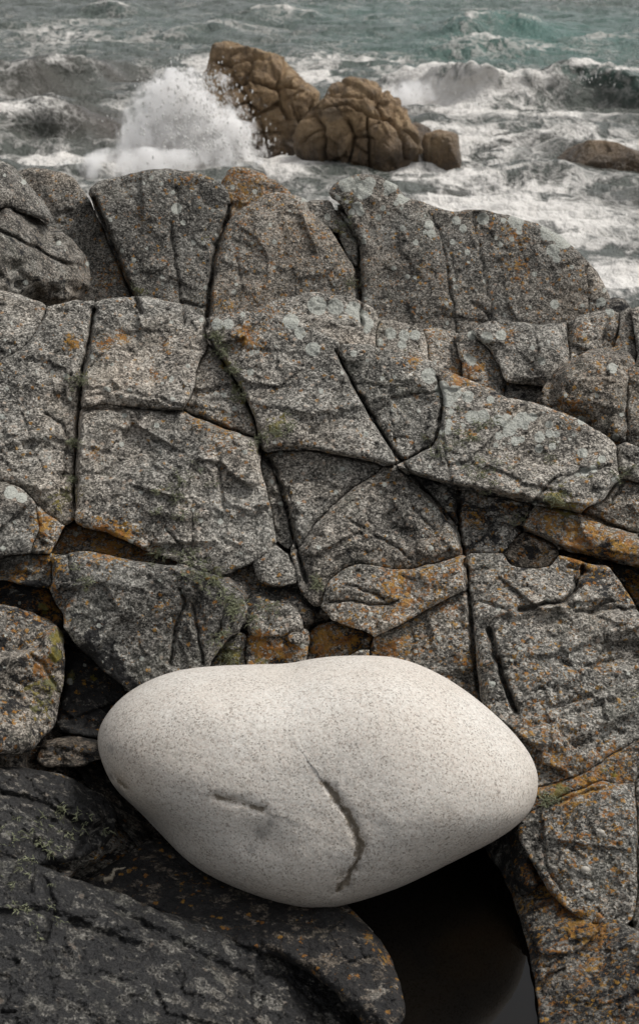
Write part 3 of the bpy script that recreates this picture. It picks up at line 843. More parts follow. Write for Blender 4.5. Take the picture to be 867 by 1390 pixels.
rock('rock_block', 'pale grey cobble-sized block above the boulder with a mossy top',
     [(335, 856), (341, 830), (362, 815), (395, 821), (410, 840), (412, 858), (380, 862), (345, 864)], 'N', push=-.06, R=.10, T=.15, fuse=False, light=1.1, group=LOWER)
rock('rock_block', 'small squared block with orange corners touching the boulder rim',
     [(337, 869), (380, 866), (415, 864), (416, 930), (337, 930)], 'N', push=-.03, R=.03, T=.15, orange=.4, black=.35, group=LOWER)
rock('rock_block', 'pebble-sized grey chip resting on the squared orange block',
     [(391, 860), (412, 857), (413, 872), (400, 877), (390, 870)], 'N', push=-.08, R=.04, T=.06, gap=.5, fuse=False, light=1.15, orange=.02, group=LOWER)
rock('rock_block', 'mossy grey stub between the big greenish block and the squared one',
     [(300, 874), (330, 868), (334, 930), (275, 940), (282, 905)], 'N', push=-.02, R=.04, T=.2, moss=.3, group=LOWER)
rock('rock_block', 'rock crusted bright orange along its top just above the boulder',
     [(420, 882), (434, 860), (465, 851), (495, 857), (498, 880), (470, 900), (440, 930), (420, 930)], 'N', push=.03, R=.04, T=.2, orange=.4, black=.4, group=LOWER)
rock('rock_block', 'grey sliver peeping over the highest point of the boulder',
     [(448, 896), (470, 884), (494, 878), (500, 890), (510, 930), (450, 930)], 'N', push=-.04, R=.03, T=.15, orange=.1, group=LOWER)
rock('rock_block', 'nose-shaped orange-patched rock right of the small blocks above the boulder',
     [(442, 815), (448, 796), (468, 774), (490, 765), (545, 774), (600, 764), (628, 754), (634, 798), (600, 812), (560, 836), (520, 852), (490, 856), (462, 838)], 'N', push=-.07, ty=-.02, R=.07, bulge=.03, orange=.3, black=.2, light=1.05, group=LOWER)
rock('rock_block', 'slab running under the boulder left of the straight upright crack',
     [(500, 882), (540, 856), (575, 832), (612, 812), (634, 803), (640, 850), (647, 930), (652, 960), (660, 1010), (560, 1010), (500, 960)], 'N', push=-.03, R=.05, orange=.28, light=1.0, group=LOWER)
rock('rock_block', 'largest slab of the lower right, stepped and rough, beside the boulder',
     [(634, 754), (660, 751), (700, 765), (735, 768), (770, 755), (800, 768), (825, 764), (850, 798), (870, 832), (940, 850), (940, 980), (867, 1000), (833, 1020), (790, 1050), (738, 1066), (715, 1070), (690, 1050), (665, 1010), (655, 960), (648, 900), (642, 820)], 'Q', push=-.06, R=.06, bulge=.02, a=(.05, .024, .009), orange=.2, light=1.0, warm=.3, group=LOWER)
rock('rock_block', 'narrow orange-stained strip of rock below the largest lower right slab',
     [(690, 1075), (728, 1069), (790, 1053), (835, 1022), (870, 1003), (940, 990), (940, 1030), (867, 1036), (845, 1061), (808, 1059), (760, 1082), (730, 1096), (700, 1100)], 'Q', push=-.05, R=.035, orange=.38, black=.25, warm=.5, light=.9, group=LOWER)
rock('rock_block', 'shield-shaped block with limpets right of the dark pool',
     [(714, 1120), (722, 1102), (745, 1086), (790, 1072), (812, 1062), (848, 1066), (860, 1090), (862, 1150), (862, 1226), (840, 1250), (800, 1240), (760, 1214), (735, 1172), (717, 1140)], 'Q', push=-.09, tx=-.03, R=.06, bulge=.02, orange=.24, black=.2, light=.9, group=LOWER)
rock('rock_block', 'block sliced off by the right edge beside the shield-shaped one',
     [(865, 1085), (880, 1045), (940, 1035), (940, 1440), (868, 1262), (866, 1160)], 'Q', push=-.04, R=.04, light=.85, group=LOWER)
rock('rock_block', 'dark orange-speckled bank dropping into the right of the pool',
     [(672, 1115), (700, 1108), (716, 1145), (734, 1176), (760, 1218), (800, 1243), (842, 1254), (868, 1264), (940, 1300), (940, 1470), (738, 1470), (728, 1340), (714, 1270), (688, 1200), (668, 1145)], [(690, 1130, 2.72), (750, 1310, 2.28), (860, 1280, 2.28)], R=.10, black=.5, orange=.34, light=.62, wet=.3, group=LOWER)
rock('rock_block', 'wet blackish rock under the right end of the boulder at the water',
     [(645, 1135), (690, 1072), (732, 1075), (722, 1110), (716, 1150), (730, 1210), (700, 1215), (672, 1172)], [(690, 1090, 2.70), (660, 1150, 2.68), (715, 1200, 2.50)], R=.08, black=.6, light=.5, wet=.5, group=LOWER)

# foot of the slope, bottom left
rock('rock_block', 'rugged light-topped block with yellow lichen on its shaded side, left edge',
     [(-60, 820), (0, 820), (40, 831), (76, 846), (89, 872), (86, 930), (72, 990), (40, 1020), (0, 1024), (-60, 1020)], [(20, 820, 2.96), (20, 1020, 2.64), (90, 920, 2.86)], R=.08, bulge=.03, a=(.04, .022, .008), orange=.15, black=.45, light=.8, group=LOWER)
rock('rock_block', 'black rock with one yellow-ringed pale lichen left of the boulder',
     [(88, 880), (120, 888), (160, 920), (215, 955), (190, 1010), (120, 1000), (75, 990), (92, 930)], 'N', push=-.02, ty=-.05, R=.05, fuse=False, black=.72, orange=.2, light=.5, wet=.35, group=LOWER)
rock('rock_block', 'small wet glistening stone by the left tip of the boulder',
     [(55, 1010), (100, 997), (130, 1004), (150, 1025), (110, 1040), (50, 1040)], [(50, 1000, 2.82), (125, 1000, 2.82), (90, 1035, 2.74)], R=.05, T=.2, black=.5, light=.7, wet=.8, warm=.9, group=LOWER)
rock('rock_block', 'brown wet ledge in the gap below the left tip of the boulder',
     [(100, 1040), (150, 1020), (230, 1090), (260, 1160), (200, 1165), (158, 1110), (130, 1075)], [(110, 1040, 2.80), (220, 1150, 2.66), (230, 1090, 2.84)], R=.05, T=.2, black=.55, light=.5, wet=.6, warm=1.0, group=LOWER)
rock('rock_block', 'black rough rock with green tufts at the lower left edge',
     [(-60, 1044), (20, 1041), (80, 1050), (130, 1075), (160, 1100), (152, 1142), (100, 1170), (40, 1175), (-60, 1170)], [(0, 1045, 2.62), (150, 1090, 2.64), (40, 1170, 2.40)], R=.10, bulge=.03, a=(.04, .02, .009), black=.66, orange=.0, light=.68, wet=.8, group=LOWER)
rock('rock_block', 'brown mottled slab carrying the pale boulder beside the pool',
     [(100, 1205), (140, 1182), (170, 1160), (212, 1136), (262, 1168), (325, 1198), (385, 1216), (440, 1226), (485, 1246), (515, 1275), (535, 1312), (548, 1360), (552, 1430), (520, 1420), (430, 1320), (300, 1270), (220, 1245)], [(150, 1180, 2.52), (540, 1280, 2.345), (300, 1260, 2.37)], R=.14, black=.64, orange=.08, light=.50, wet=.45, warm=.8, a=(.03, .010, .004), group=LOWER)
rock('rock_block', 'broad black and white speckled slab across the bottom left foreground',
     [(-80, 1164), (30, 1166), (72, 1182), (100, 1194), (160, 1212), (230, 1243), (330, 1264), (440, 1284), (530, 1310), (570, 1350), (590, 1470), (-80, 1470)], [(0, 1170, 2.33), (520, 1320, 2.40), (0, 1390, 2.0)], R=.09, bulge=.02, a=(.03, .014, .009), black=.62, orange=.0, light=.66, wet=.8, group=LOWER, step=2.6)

# ------------------------------------------------------------------ bedrock under everything
SKYLINE = [(-760, 330), (-400, 262), (-60, 240), (0, 245), (45, 275), (70, 262), (110, 275), (128, 285), (150, 262), (215, 250), (285, 262), (320, 252), (375, 285), (445, 290), (475, 262), (525, 268), (600, 312), (690, 318), (755, 342), (800, 392), (815, 440), (850, 450), (900, 445), (1130, 470), (1640, 560), (1640, 1600), (-760, 1600)]


build_rocks()


def build_bedrock():
    st = 7.0
    x0, y0, nx, ny = -760, 236, 343, 195
    gx, gy = np.meshgrid(x0 + np.arange(nx) * st, y0 + np.arange(ny) * st)
    pts = np.column_stack([gx.ravel(), gy.ravel()])
    near = np.zeros(len(pts)); wsum = np.zeros(len(pts)); wd = np.zeros(len(pts))
    for out, co, push, cx, cy, tx, ty in BLOCKS:
        d = sdf(pts, out)
        D = plane_depth(co, pts[:, 0], pts[:, 1]) + push + tx * (pts[:, 0] - cx) / 100 + ty * (pts[:, 1] - cy) / 100
        near = np.where((d > -16), np.maximum(near, np.clip(D, 1.5, 6.5) + .065), near)
        w = np.exp(-np.abs(np.minimum(d, 0)) / 22) + 1e-12
        wsum += w; wd += w * np.clip(D, 1.5, 6)
    D = np.where(near > 0, near, wd / wsum + .10)
    lvl = on_level(pts[:, 0], pts[:, 1], -.14)
    poolD = lvl[:, 1] * CP + (CAMZ - lvl[:, 2]) * SP
    inpool = sdf(pts, np.array([(430, 1180), (560, 1120), (690, 1100), (720, 1180), (790, 1300), (820, 1560), (560, 1560), (560, 1320)], float)) > 0
    D = np.where(inpool, np.maximum(D, poolD), D)
    D = D.reshape(ny, nx)
    P = world(pts[:, 0], pts[:, 1], D.ravel())
    outside = sstep(20, 90, np.abs(pts[:, 0] - 433) - 470)
    D = D.ravel() + .03 * fbm(P * 7, 4) + outside * (.22 * facets(P * 1.9, 3)[0] + .10 * facets(P * 5, 8)[0] + .10 * fbm(P * 1.3, 3) - .10)
    P = world(pts[:, 0], pts[:, 1], D)
    keep = sdf(pts, np.array(SKYLINE, float)) > -1
    idx = np.arange(nx * ny).reshape(ny, nx)
    q = np.stack([idx[:-1, :-1], idx[1:, :-1], idx[1:, 1:], idx[:-1, 1:]], -1).reshape(-1, 4)
    q = q[keep[q].all(1)]
    used = np.unique(q); remap = -np.ones(nx * ny, int); remap[used] = np.arange(len(used)); q = remap[q]
    P, pts = P[used], pts[used]
    e = np.concatenate([q[:, [0, 1]], q[:, [1, 2]], q[:, [2, 3]], q[:, [3, 0]]])
    key = np.sort(e, 1)
    _, inv, cnt = np.unique(key[:, 0] * len(pts) + key[:, 1], return_inverse=True, return_counts=True)
    be = e[cnt[inv] == 1]
    be = be[(pts[be[:, 0], 1] < 580) & (np.abs(pts[be[:, 0], 0] - 435) < 1190)]
    # the landward shelf falls to the sea behind the crest
    V, faces = [P], q.tolist()
    bv = np.unique(be)
    cur = {int(v): int(v) for v in bv}
    n = len(P)
    for k, (dy, dz) in enumerate([(.25, -.12), (.7, -.7), (1.3, -1.6), (2.0, -2.6), (2.8, -3.6), (3.2, -4.6)]):
        nxt = {}
        rows = []
        for v in bv:
            v = int(v)
            nxt[v] = n; n += 1
            rows.append(P[v] + np.array([0, dy, dz]))
        rows = np.array(rows)
        rows = rows + .18 * np.stack([fbm(rows * 1.7 + 5 * c, 3) for c in range(3)], 1)
        V.append(rows)
        for a_, b_ in be:
            faces.append([cur[int(b_)], cur[int(a_)], nxt[int(a_)], nxt[int(b_)]])
        cur = nxt
    V = np.vstack(V)
    m = len(V)
    o = mesh_object('bedrock', V, faces, ROCK, {'lichen': np.tile([.25, 0, .50, .08], (m, 1)), 'stone': np.tile([.75, .5, .1, 1], (m, 1))})
    tag(o, kind='structure')


build_bedrock()

# ------------------------------------------------------------------ rounded stones: outline swept to a closed body


def pebble(name, label, poly, D, H, mat, n_th=200, n_a=110, m=2.2, e=2.2, ctr=None, cat='boulder', group=None, shape=None, attrs=None, smooth_n=2, tilt=(0, 0)):
    out = chaikin(poly, smooth_n + 1, .25)
    c = np.array(ctr if ctr else out.mean(0))
    ang = np.arctan2(out[:, 1] - c[1], out[:, 0] - c[0])
    rad = np.hypot(out[:, 0] - c[0], out[:, 1] - c[1])
    o_ = np.argsort(ang)
    ang, rad = ang[o_], rad[o_]
    th = np.linspace(-np.pi, np.pi, n_th, endpoint=False)
    R = np.interp(th, np.concatenate([ang - 2 * np.pi, ang, ang + 2 * np.pi]), np.tile(rad, 3))
    al = np.linspace(0, np.pi, n_a + 1)[1:-1]
    r = np.sin(al)
    z = np.sign(np.cos(al)) * np.maximum(1 - r ** e, 0) ** (1 / m)
    px = c[0] + np.outer(r, R * np.cos(th))
    py = c[1] + np.outer(r, R * np.sin(th))
    dz = np.repeat(z[:, None], n_th, 1)
    px, py, dz = px.ravel(), py.ravel(), dz.ravel()
    px = np.concatenate([[c[0]], px, [c[0]]]); py = np.concatenate([[c[1]], py, [c[1]]]); dz = np.concatenate([[1], dz, [-1]])
    pts = np.column_stack([px, py])
    Dv = D - H * dz + tilt[0] * (px - c[0]) / 100 + tilt[1] * (py - c[1]) / 100
    # parallel sweep: the outline has its size at the stone's own distance
    P = world(px, py, D) + (Dv - D)[:, None] * np.array([0, CP, -SP])[None]
    if shape is not None:
        P = shape(P, pts, dz)
    faces = []
    N = len(al)
    k = np.arange(n_th); k2 = (k + 1) % n_th
    for i in range(N - 1):
        a0 = 1 + i * n_th
        faces += np.column_stack([a0 + k, a0 + n_th + k, a0 + n_th + k2, a0 + k2])[:, ::-1].tolist()
    faces += [[0, 1 + int(b), 1 + int(a_)] for a_, b in zip(k2, k)][::1]
    last = 1 + (N - 1) * n_th
    tip = len(px) - 1
    faces += [[tip, last + int(b), last + int(a_)] for a_, b in zip(k, k2)]
    at = attrs(P, pts, dz) if attrs else None
    o = mesh_object(name, P, faces, mat, at)
    bm_fix(o)
    tag(o, label, cat, group)
    return o, P, pts, dz


def bm_fix(o):
    import bmesh
    bm = bmesh.new(); bm.from_mesh(o.data)
    bmesh.ops.recalc_face_normals(bm, faces=bm.faces)
    bm.to_mesh(o.data); bm.free()
    o.data.polygons.foreach_set('use_smooth', np.ones(len(o.data.polygons), dtype=bool))


BOULDER = [(133, 1003), (137, 980), (160, 950), (192, 929), (232, 914), (282, 908), (340, 906), (392, 905), (418, 899), (455, 894), (510, 893), (548, 897), (592, 914), (632, 938), (672, 970), (702, 1000), (722, 1028), (729, 1055), (723, 1085), (702, 1108), (670, 1128), (620, 1152), (570, 1176), (520, 1197), (470, 1212), (430, 1217), (388, 1211), (330, 1193), (270, 1166), (222, 1133), (182, 1092), (155, 1060), (140, 1030)]
SCARS = [([(440, 1030), (455, 1050), (468, 1068), (477, 1085), (484, 1105), (482, 1122), (472, 1140), (466, 1156), (456, 1168)], 3.8, .011),
         ([(306, 1046), (325, 1050), (345, 1055), (364, 1062)], 3.5, .008), ([(168, 1038), (180, 1046), (190, 1050)], 4, .008), ([(460, 1148), (478, 1136)], 4, .008)]


def boulder_shape(P, pts, dz):
    fwd = np.array([0, CP, -SP])
    up = np.array([0, 0, 1.0])
    front = sstep(-.1, .4, dz)

    def blob(x, y, rx, ry):
        return np.exp(-((pts[:, 0] - x) / rx) ** 2 - ((pts[:, 1] - y) / ry) ** 2)
    push = .075 * blob(205, 1112, 62, 40) + .012 * blob(360, 1100, 30, 24) - .012 * blob(560, 1060, 110, 70) - .012 * blob(330, 1040, 90, 60) + .006 * blob(430, 930, 60, 30)
    for ln, w, dep in SCARS:
        wob = 3 * np.stack([perlin(np.column_stack([pts / 12, np.zeros(len(pts))])), perlin(np.column_stack([pts / 12, np.full(len(pts), 4.)]))], 1)
        dd, side = line_dist(pts + wob, ln)
        wv = w * (1 + 1.2 * np.clip(fbm(np.column_stack([pts / 18, np.ones(len(pts))]), 3) * 2, -.6, 1.0))
        push = push + dep * .6 * np.exp(-(dd / wv) ** 2) + .35 * dep * np.exp(-(dd / 1.9) ** 2) + .35 * dep * np.where(side < 0, np.exp(-dd / 30), np.exp(-(dd / 8) ** 2))
    push = push * front
    n = fbm(P * 5, 3)
    c = P.mean(0)
    dirv = (P - c) / np.linalg.norm(P - c, axis=1)[:, None]
    return P + push[:, None] * fwd + (.006 * n * np.abs(dz))[:, None] * dirv + (.0012 * fbm(P * 45, 3) * np.abs(dz))[:, None] * dirv


def boulder_attrs(P, pts, dz):
    scar = np.zeros(len(P))
    for ln, w, dep in SCARS:
        dd, _ = line_dist(pts, ln)
        ww = w * (1.5 + 1.6 * np.clip(fbm(np.column_stack([pts / 22, np.zeros(len(pts))]), 3) * 2, -.7, 1.2)) * (.55 + .9 * sstep(1040, 1130, pts[:, 1]) if w > 4.5 else 1)
        scar = np.maximum(scar, np.exp(-(dd / ww) ** 2) * min(1, dep / .011))
    stain = gather(pts, [(362, 1090, 15, .85), (350, 1110, 13, .75), (374, 1077, 9, .8), (165, 1000, 13, .7), (172, 1062, 13, 1.0), (180, 1074, 11, .95), (470, 1160, 15, .7), (160, 1040, 9, .7), (480, 1112, 10, .7), (250, 1120, 40, .38), (560, 960, 60, .25), (300, 980, 60, .22)])
    warm = gather(pts, [(200, 1030, 45, .55), (180, 1040, 20, .9), (320, 1050, 30, .3), (460, 1180, 50, .6), (480, 1100, 14, .8), (250, 1010, 40, .3), (400, 1200, 90, .5), (600, 1150, 90, .3)])
    f = sstep(-.1, .1, dz)
    return {'marks': np.column_stack([scar * f, stain * f, warm * f, np.ones(len(P))])}


boulder, BP, BPX, BDZ = pebble('boulder', 'smooth pale granite boulder lying in front of the dark fractured rocks', BOULDER, 3.14, .29, PALE, 460, 280, m=2.0, e=3.6, ctr=(430, 1050), shape=boulder_shape, attrs=boulder_attrs, tilt=(0, -.02))

# ------------------------------------------------------------------ rocks out in the surf
SEA_CRACKS = [([(312, 140), (345, 128), (375, 142), (395, 140)], 4, .16), ([(318, 165), (345, 157), (362, 170), (345, 186), (318, 182)], 4, .15), ([(330, 128), (345, 150), (350, 172)], 4, .12), ([(315, 178), (350, 186), (385, 160)], 5, .2), ([(386, 95), (380, 140), (395, 178)], 5, .2),
              ([(338, 190), (350, 216)], 4, .12), ([(365, 182), (370, 212)], 4, .12), ([(300, 100), (330, 110), (372, 96)], 4, .14), ([(345, 70), (352, 100), (340, 128)], 3.5, .1), ([(330, 95), (310, 112)], 4, .1), ([(330, 200), (385, 195)], 4, .1), ([(405, 120), (398, 160), (410, 190)], 4, .12),
              ([(436, 170), (439, 195), (433, 240)], 3.5, .2), ([(466, 180), (471, 205), (463, 243)], 3.5, .18), ([(491, 178), (488, 205), (495, 243)], 3.5, .18), ([(425, 172), (445, 163), (468, 160), (492, 172), (520, 175)], 4, .16), ([(420, 160), (470, 126), (512, 122)], 4, .13), ([(510, 122), (504, 160), (522, 182)], 4, .16),
              ([(470, 205), (495, 203)], 3.5, .12), ([(520, 175), (535, 200), (541, 232)], 4, .18), ([(440, 140), (470, 146), (506, 150)], 3.5, .1), ([(455, 110), (470, 126), (450, 150)], 3.5, .1), ([(415, 205), (436, 195)], 3.5, .12), ([(471, 215), (490, 225)], 3, .08), ([(525, 135), (530, 165)], 3.5, .1)]


def sea_shape(amp):
    def f(P, pts, dz):
        c = P.mean(0)
        dirv = (P - c) / np.linalg.norm(P - c, axis=1)[:, None]
        lo0, hi0 = P.min(0), P.max(0)
        rg = np.random.default_rng(int(abs(c[0]) * 100) + 3)
        for _ in range(34):
            n = rg.normal(size=3) * np.array([1, 1, .8]); n /= np.linalg.norm(n)
            pr = (P - c) @ n
            h = pr.max() * rg.uniform(.78, .93)
            P = P - np.maximum(pr - h, 0)[:, None] * n * .92
        lo1, hi1 = P.min(0), P.max(0)
        P = lo0 + (P - lo1) * (hi0 - lo0) / (hi1 - lo1)
        v, e = facets(P * np.array([.95, .95, 1.1]), 31)
        v2, e2 = facets(P * 2.3, 57)
        off = amp * (.45 + .45 * v + .45 * v2 + .3 * fbm(P * 1.2, 3) + .35 * fbm(P * 5, 5, .6) - .45 * np.abs(fbm(P * 2.4, 5, .6))) - amp * .2 * np.exp(-(e / .04) ** 2)
        for ln, w, dep in SEA_CRACKS:
            wob = 1.1 * np.stack([perlin(np.column_stack([pts / 12, np.zeros(len(pts))])), perlin(np.column_stack([pts / 12, np.full(len(pts), 4.)]))], 1)
            dd, _ = line_dist(pts + wob, ln)
            off -= dep * (.95 * np.exp(-(dd / (w * .5)) ** 2) + .06 * np.exp(-(dd / (w * 2.2)) ** 2)) * sstep(0, .3, dz)
        return P + (off * (.4 + .6 * np.abs(dz)))[:, None] * dirv
    return f


def sea_attrs(P, pts, dz):
    wl = sstep(1.15, .25, P[:, 2] - SEA + .35 * fbm(P * 1.5, 3))
    return {'stone': np.column_stack([wl, wl * 0, wl, wl * 0 + 1])}


def base_depth(row):
    t = math.atan((row - IMH / 2) / F)
    Y = (CAMZ - SEA) / math.tan(PITCH + t)
    return Y / math.cos(PITCH + t) * math.cos(t)


SURF = 'brown rocks standing in the surf'
pebble('sea_rock', 'tall rounded brown rock in the surf struck by the white spray',
       [(272, 98), (288, 80), (320, 65), (352, 65), (380, 80), (391, 104), (412, 120), (430, 148), (430, 178), (412, 208), (390, 238), (340, 240), (316, 212), (300, 182), (292, 152), (296, 126), (286, 112)],
       base_depth(222) + .9, 1.1, SEAROCK, 240, 130, ctr=(350, 150), cat='rock', group=SURF, shape=sea_shape(.20), attrs=sea_attrs)
pebble('sea_rock', 'wide lower brown rock cleft into upright blocks, right of the tall one',
       [(403, 182), (420, 165), (438, 142), (448, 116), (470, 107), (505, 118), (530, 148), (546, 178), (563, 206), (566, 240), (530, 256), (480, 260), (440, 260), (418, 250), (412, 214), (400, 206)],
       base_depth(242) + .7, 1.0, SEAROCK, 240, 130, ctr=(482, 190), cat='rock', group=SURF, shape=sea_shape(.18), attrs=sea_attrs)
pebble('sea_rock', 'small dark brown rock half hidden behind the pointed wedge in the surf',
       [(546, 178), (562, 170), (580, 176), (588, 190), (586, 220), (560, 222), (548, 200)], base_depth(212) + .3, .45, SEAROCK, 90, 50, cat='rock', group=SURF, shape=sea_shape(.10), attrs=sea_attrs, smooth_n=1)
pebble('sea_rock', 'angular wedge of brown rock standing alone in white water',
       [(569, 196), (578, 186), (600, 181), (620, 178), (621, 200), (627, 234), (625, 250), (590, 252), (571, 240), (574, 215)], base_depth(238) + .3, .5, SEAROCK, 110, 60, cat='rock', group=SURF, shape=sea_shape(.09), attrs=sea_attrs, smooth_n=0)
pebble('sea_rock', 'low brown hump of rock awash at the right edge of the sea',
       [(744, 232), (756, 208), (782, 197), (816, 197), (846, 211), (880, 226), (925, 245), (930, 280), (840, 275), (760, 262)], base_depth(248) + .7, .8, SEAROCK, 130, 70, cat='rock', group=SURF, shape=sea_shape(.08), attrs=sea_attrs)

# ------------------------------------------------------------------ the sea
RIDGES = [  # base line in the picture, height, front width, back width, forward lean
    ([(480, 128), (560, 146), (620, 156), (680, 160), (740, 158), (800, 156), (860, 160), (930, 166), (1100, 176)], .85, 1.0, 3.0, .7),
    ([(-300, 222), (-60, 214), (40, 208), (120, 206), (190, 192), (228, 176)], .95, .8, 3.0, .5),
    ([(-200, 150), (20, 140), (100, 134), (170, 122), (225, 108)], .75, .8, 3.0, .5),
    ([(640, 232), (720, 222), (800, 236), (900, 232)], .35, .5, 1.5, .1),
    ([(600, 278), (700, 270), (800, 262), (900, 268)], .3, .5, 1.5, .1),
    ([(720, 318), (800, 306), (900, 312)], .3, .4, 1.2, .1),
    ([(560, 60), (680, 52), (800, 56)], .55, 1.2, 4, .2), ([(280, 40), (380, 34), (470, 40)], .5, 1.2, 4, .2), ([(40, 36), (130, 28), (220, 32)], .5, 1.2, 4, .2), ([(200, 62), (280, 55), (360, 60)], .5, 1.0, 4, .2), ([(560, 92), (660, 84), (760, 90)], .45, 1.0, 3, .2),
]
FOAM = [  # px, row, rx, ry, amount
    (700, 205, 260, 40, .50), (620, 150, 110, 22, .80), (560, 135, 60, 25, .72), (640, 172, 120, 8, .75), (760, 172, 120, 7, .6), (800, 108, 90, 8, .62), (640, 115, 120, 8, .45), (700, 300, 300, 90, .52), (840, 390, 120, 50, .48), (600, 250, 90, 30, .66), (390, 235, 60, 25, .62),
    (200, 232, 160, 20, .75), (60, 228, 120, 12, .68), (270, 215, 90, 40, .85), (60, 175, 160, 22, .46), (150, 165, 90, 10, .46), (40, 110, 120, 22, .44), (60, 60, 120, 30, .34), (230, 60, 60, 12, .34), (430, 110, 60, 30, .50), (700, 75, 100, 10, .40), (830, 60, 80, 10, .38), (280, 125, 60, 40, .55), (520, 95, 50, 20, .5)]
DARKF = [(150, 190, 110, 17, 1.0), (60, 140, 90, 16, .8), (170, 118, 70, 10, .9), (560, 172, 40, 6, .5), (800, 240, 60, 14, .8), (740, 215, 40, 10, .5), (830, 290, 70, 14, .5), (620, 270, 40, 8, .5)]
GREEN = [(700, 60, 260, 50, .9), (560, 30, 200, 30, .6), (800, 100, 80, 14, .6), (200, 50, 200, 40, .25)]


def build_sea():
    Y = np.concatenate([np.geomspace(5.0, 16, 40), np.geomspace(16.1, 100, 420), np.geomspace(101, 4000, 70)])
    pxs = np.concatenate([np.arange(-2600, -160, 24.0), np.arange(-160, 1020, 4.0), np.arange(1020, 3400, 24.0)])
    gx, gY = np.meshgrid(pxs, Y)
    a = np.arctan((CAMZ - SEA) / gY)
    row = IMH / 2 + np.tan(a - PITCH) * F
    Dd = gY / np.cos(a) * np.cos(a - PITCH)
    X = (gx - IMW / 2) / F * Dd
    pts = np.column_stack([gx.ravel(), row.ravel()])
    P = np.column_stack([X.ravel(), gY.ravel(), np.full(gx.size, SEA)])
    far = sstep(300, 90, P[:, 1])
    P[:, 2] += far * (.36 * fbm(P * np.array([.13, .34, 0]) + 3, 3) + .26 * (1 - 2.4 * np.abs(fbm(P * np.array([.30, .75, 0]) + 9, 3)))
                      + .09 * fbm(P * np.array([1.4, 2.4, 0]), 4))
    flat = P.copy()
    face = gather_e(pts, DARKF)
    foam = .10 + .10 * sstep(30, 120, pts[:, 1])
    foam = np.maximum(foam, gather_e(pts, FOAM))
    for line, h, wf, wb, lean in RIDGES:
        L = on_level(np.array([p[0] for p in line], float), np.array([p[1] for p in line], float), SEA)
        yl = np.interp(flat[:, 0], L[:, 0], L[:, 1])
        taper = sstep(L[0, 0] - .1, L[0, 0] + 2.5, flat[:, 0]) * sstep(L[-1, 0] + .1, L[-1, 0] - 2.5, flat[:, 0])
        wob = 1.1 * fbm(flat * np.array([.35, .1, 0]) + h * 7, 3)
        s = flat[:, 1] - yl - wf - wob
        amp = h * taper * (1 + .6 * fbm(flat * np.array([.5, .15, 0]) + 31 * h, 3))
        pr = np.where(s > 0, np.exp(-(s / wb) ** 2), np.exp(-(s / wf) ** 2))
        P[:, 2] += amp * pr
        P[:, 1] -= lean * amp * pr ** 2
        crest = np.exp(-((s - .15) / .5) ** 2) * taper
        foam = np.maximum(foam, np.clip(.62 * crest * min(1, h / .8), 0, .9)) if h > .6 else np.maximum(foam, .40 * crest)
        if h == .85:
            frontm = sstep(-1.0, -.5, s) * sstep(1.2, .3, s) * taper
            px_ = pts[:, 0]
            left = sstep(760, 690, px_)
            streak = fbm(flat * np.array([3.1, 1.1, 0]) + 3, 4)
            fr = .50 - .02 * left + .55 * streak + .22 * sstep(-.2, .35, s)
            foam = np.where(frontm > .02, foam * (1 - frontm) + np.clip(fr, .02, .85) * frontm, foam)
            face = np.maximum(face, .30 * frontm * (1 - left))
            greenf = .6 * frontm * (1 - .6 * left)
            P[:, 2] += .22 * frontm * fbm(flat * np.array([1.7, 2.5, 0]) + 8, 4)
            P[:, 1] += .35 * frontm * fbm(flat * np.array([1.4, 2.0, 0]) + 28, 4)
    # churned water is lumpy
    P[:, 2] += far * .16 * sstep(.45, .95, foam) * (fbm(flat * np.array([1.6, 1.6, 0]) + 4, 4) + .5 * fbm(flat * np.array([4, 4, 0]), 3))
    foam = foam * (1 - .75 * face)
    green = np.maximum(gather_e(pts, GREEN), greenf)
    ny, nx = gx.shape
    idx = np.arange(ny * nx).reshape(ny, nx)
    q = np.stack([idx[:-1, :-1], idx[:-1, 1:], idx[1:, 1:], idx[1:, :-1]], -1).reshape(-1, 4)
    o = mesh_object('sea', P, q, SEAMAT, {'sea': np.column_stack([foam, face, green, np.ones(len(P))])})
    tag(o, kind='structure')


def gather_e(pts, spots):
    o = np.zeros(len(pts))
    for x, y, rx, ry, w in spots:
        o = np.maximum(o, w * np.exp(-((pts[:, 0] - x) / rx) ** 2 - ((pts[:, 1] - y) / ry) ** 2))
    return o


build_sea()

# ------------------------------------------------------------------ spray bursting against the tall rock


def ico(sub):
    import bmesh
    bm = bmesh.new()
    bmesh.ops.create_icosphere(bm, subdivisions=sub, radius=1)
    V = np.array([v.co[:] for v in bm.verts]); Fc = np.array([[v.index for v in f.verts] for f in bm.faces])
    bm.free()
    return V, Fc


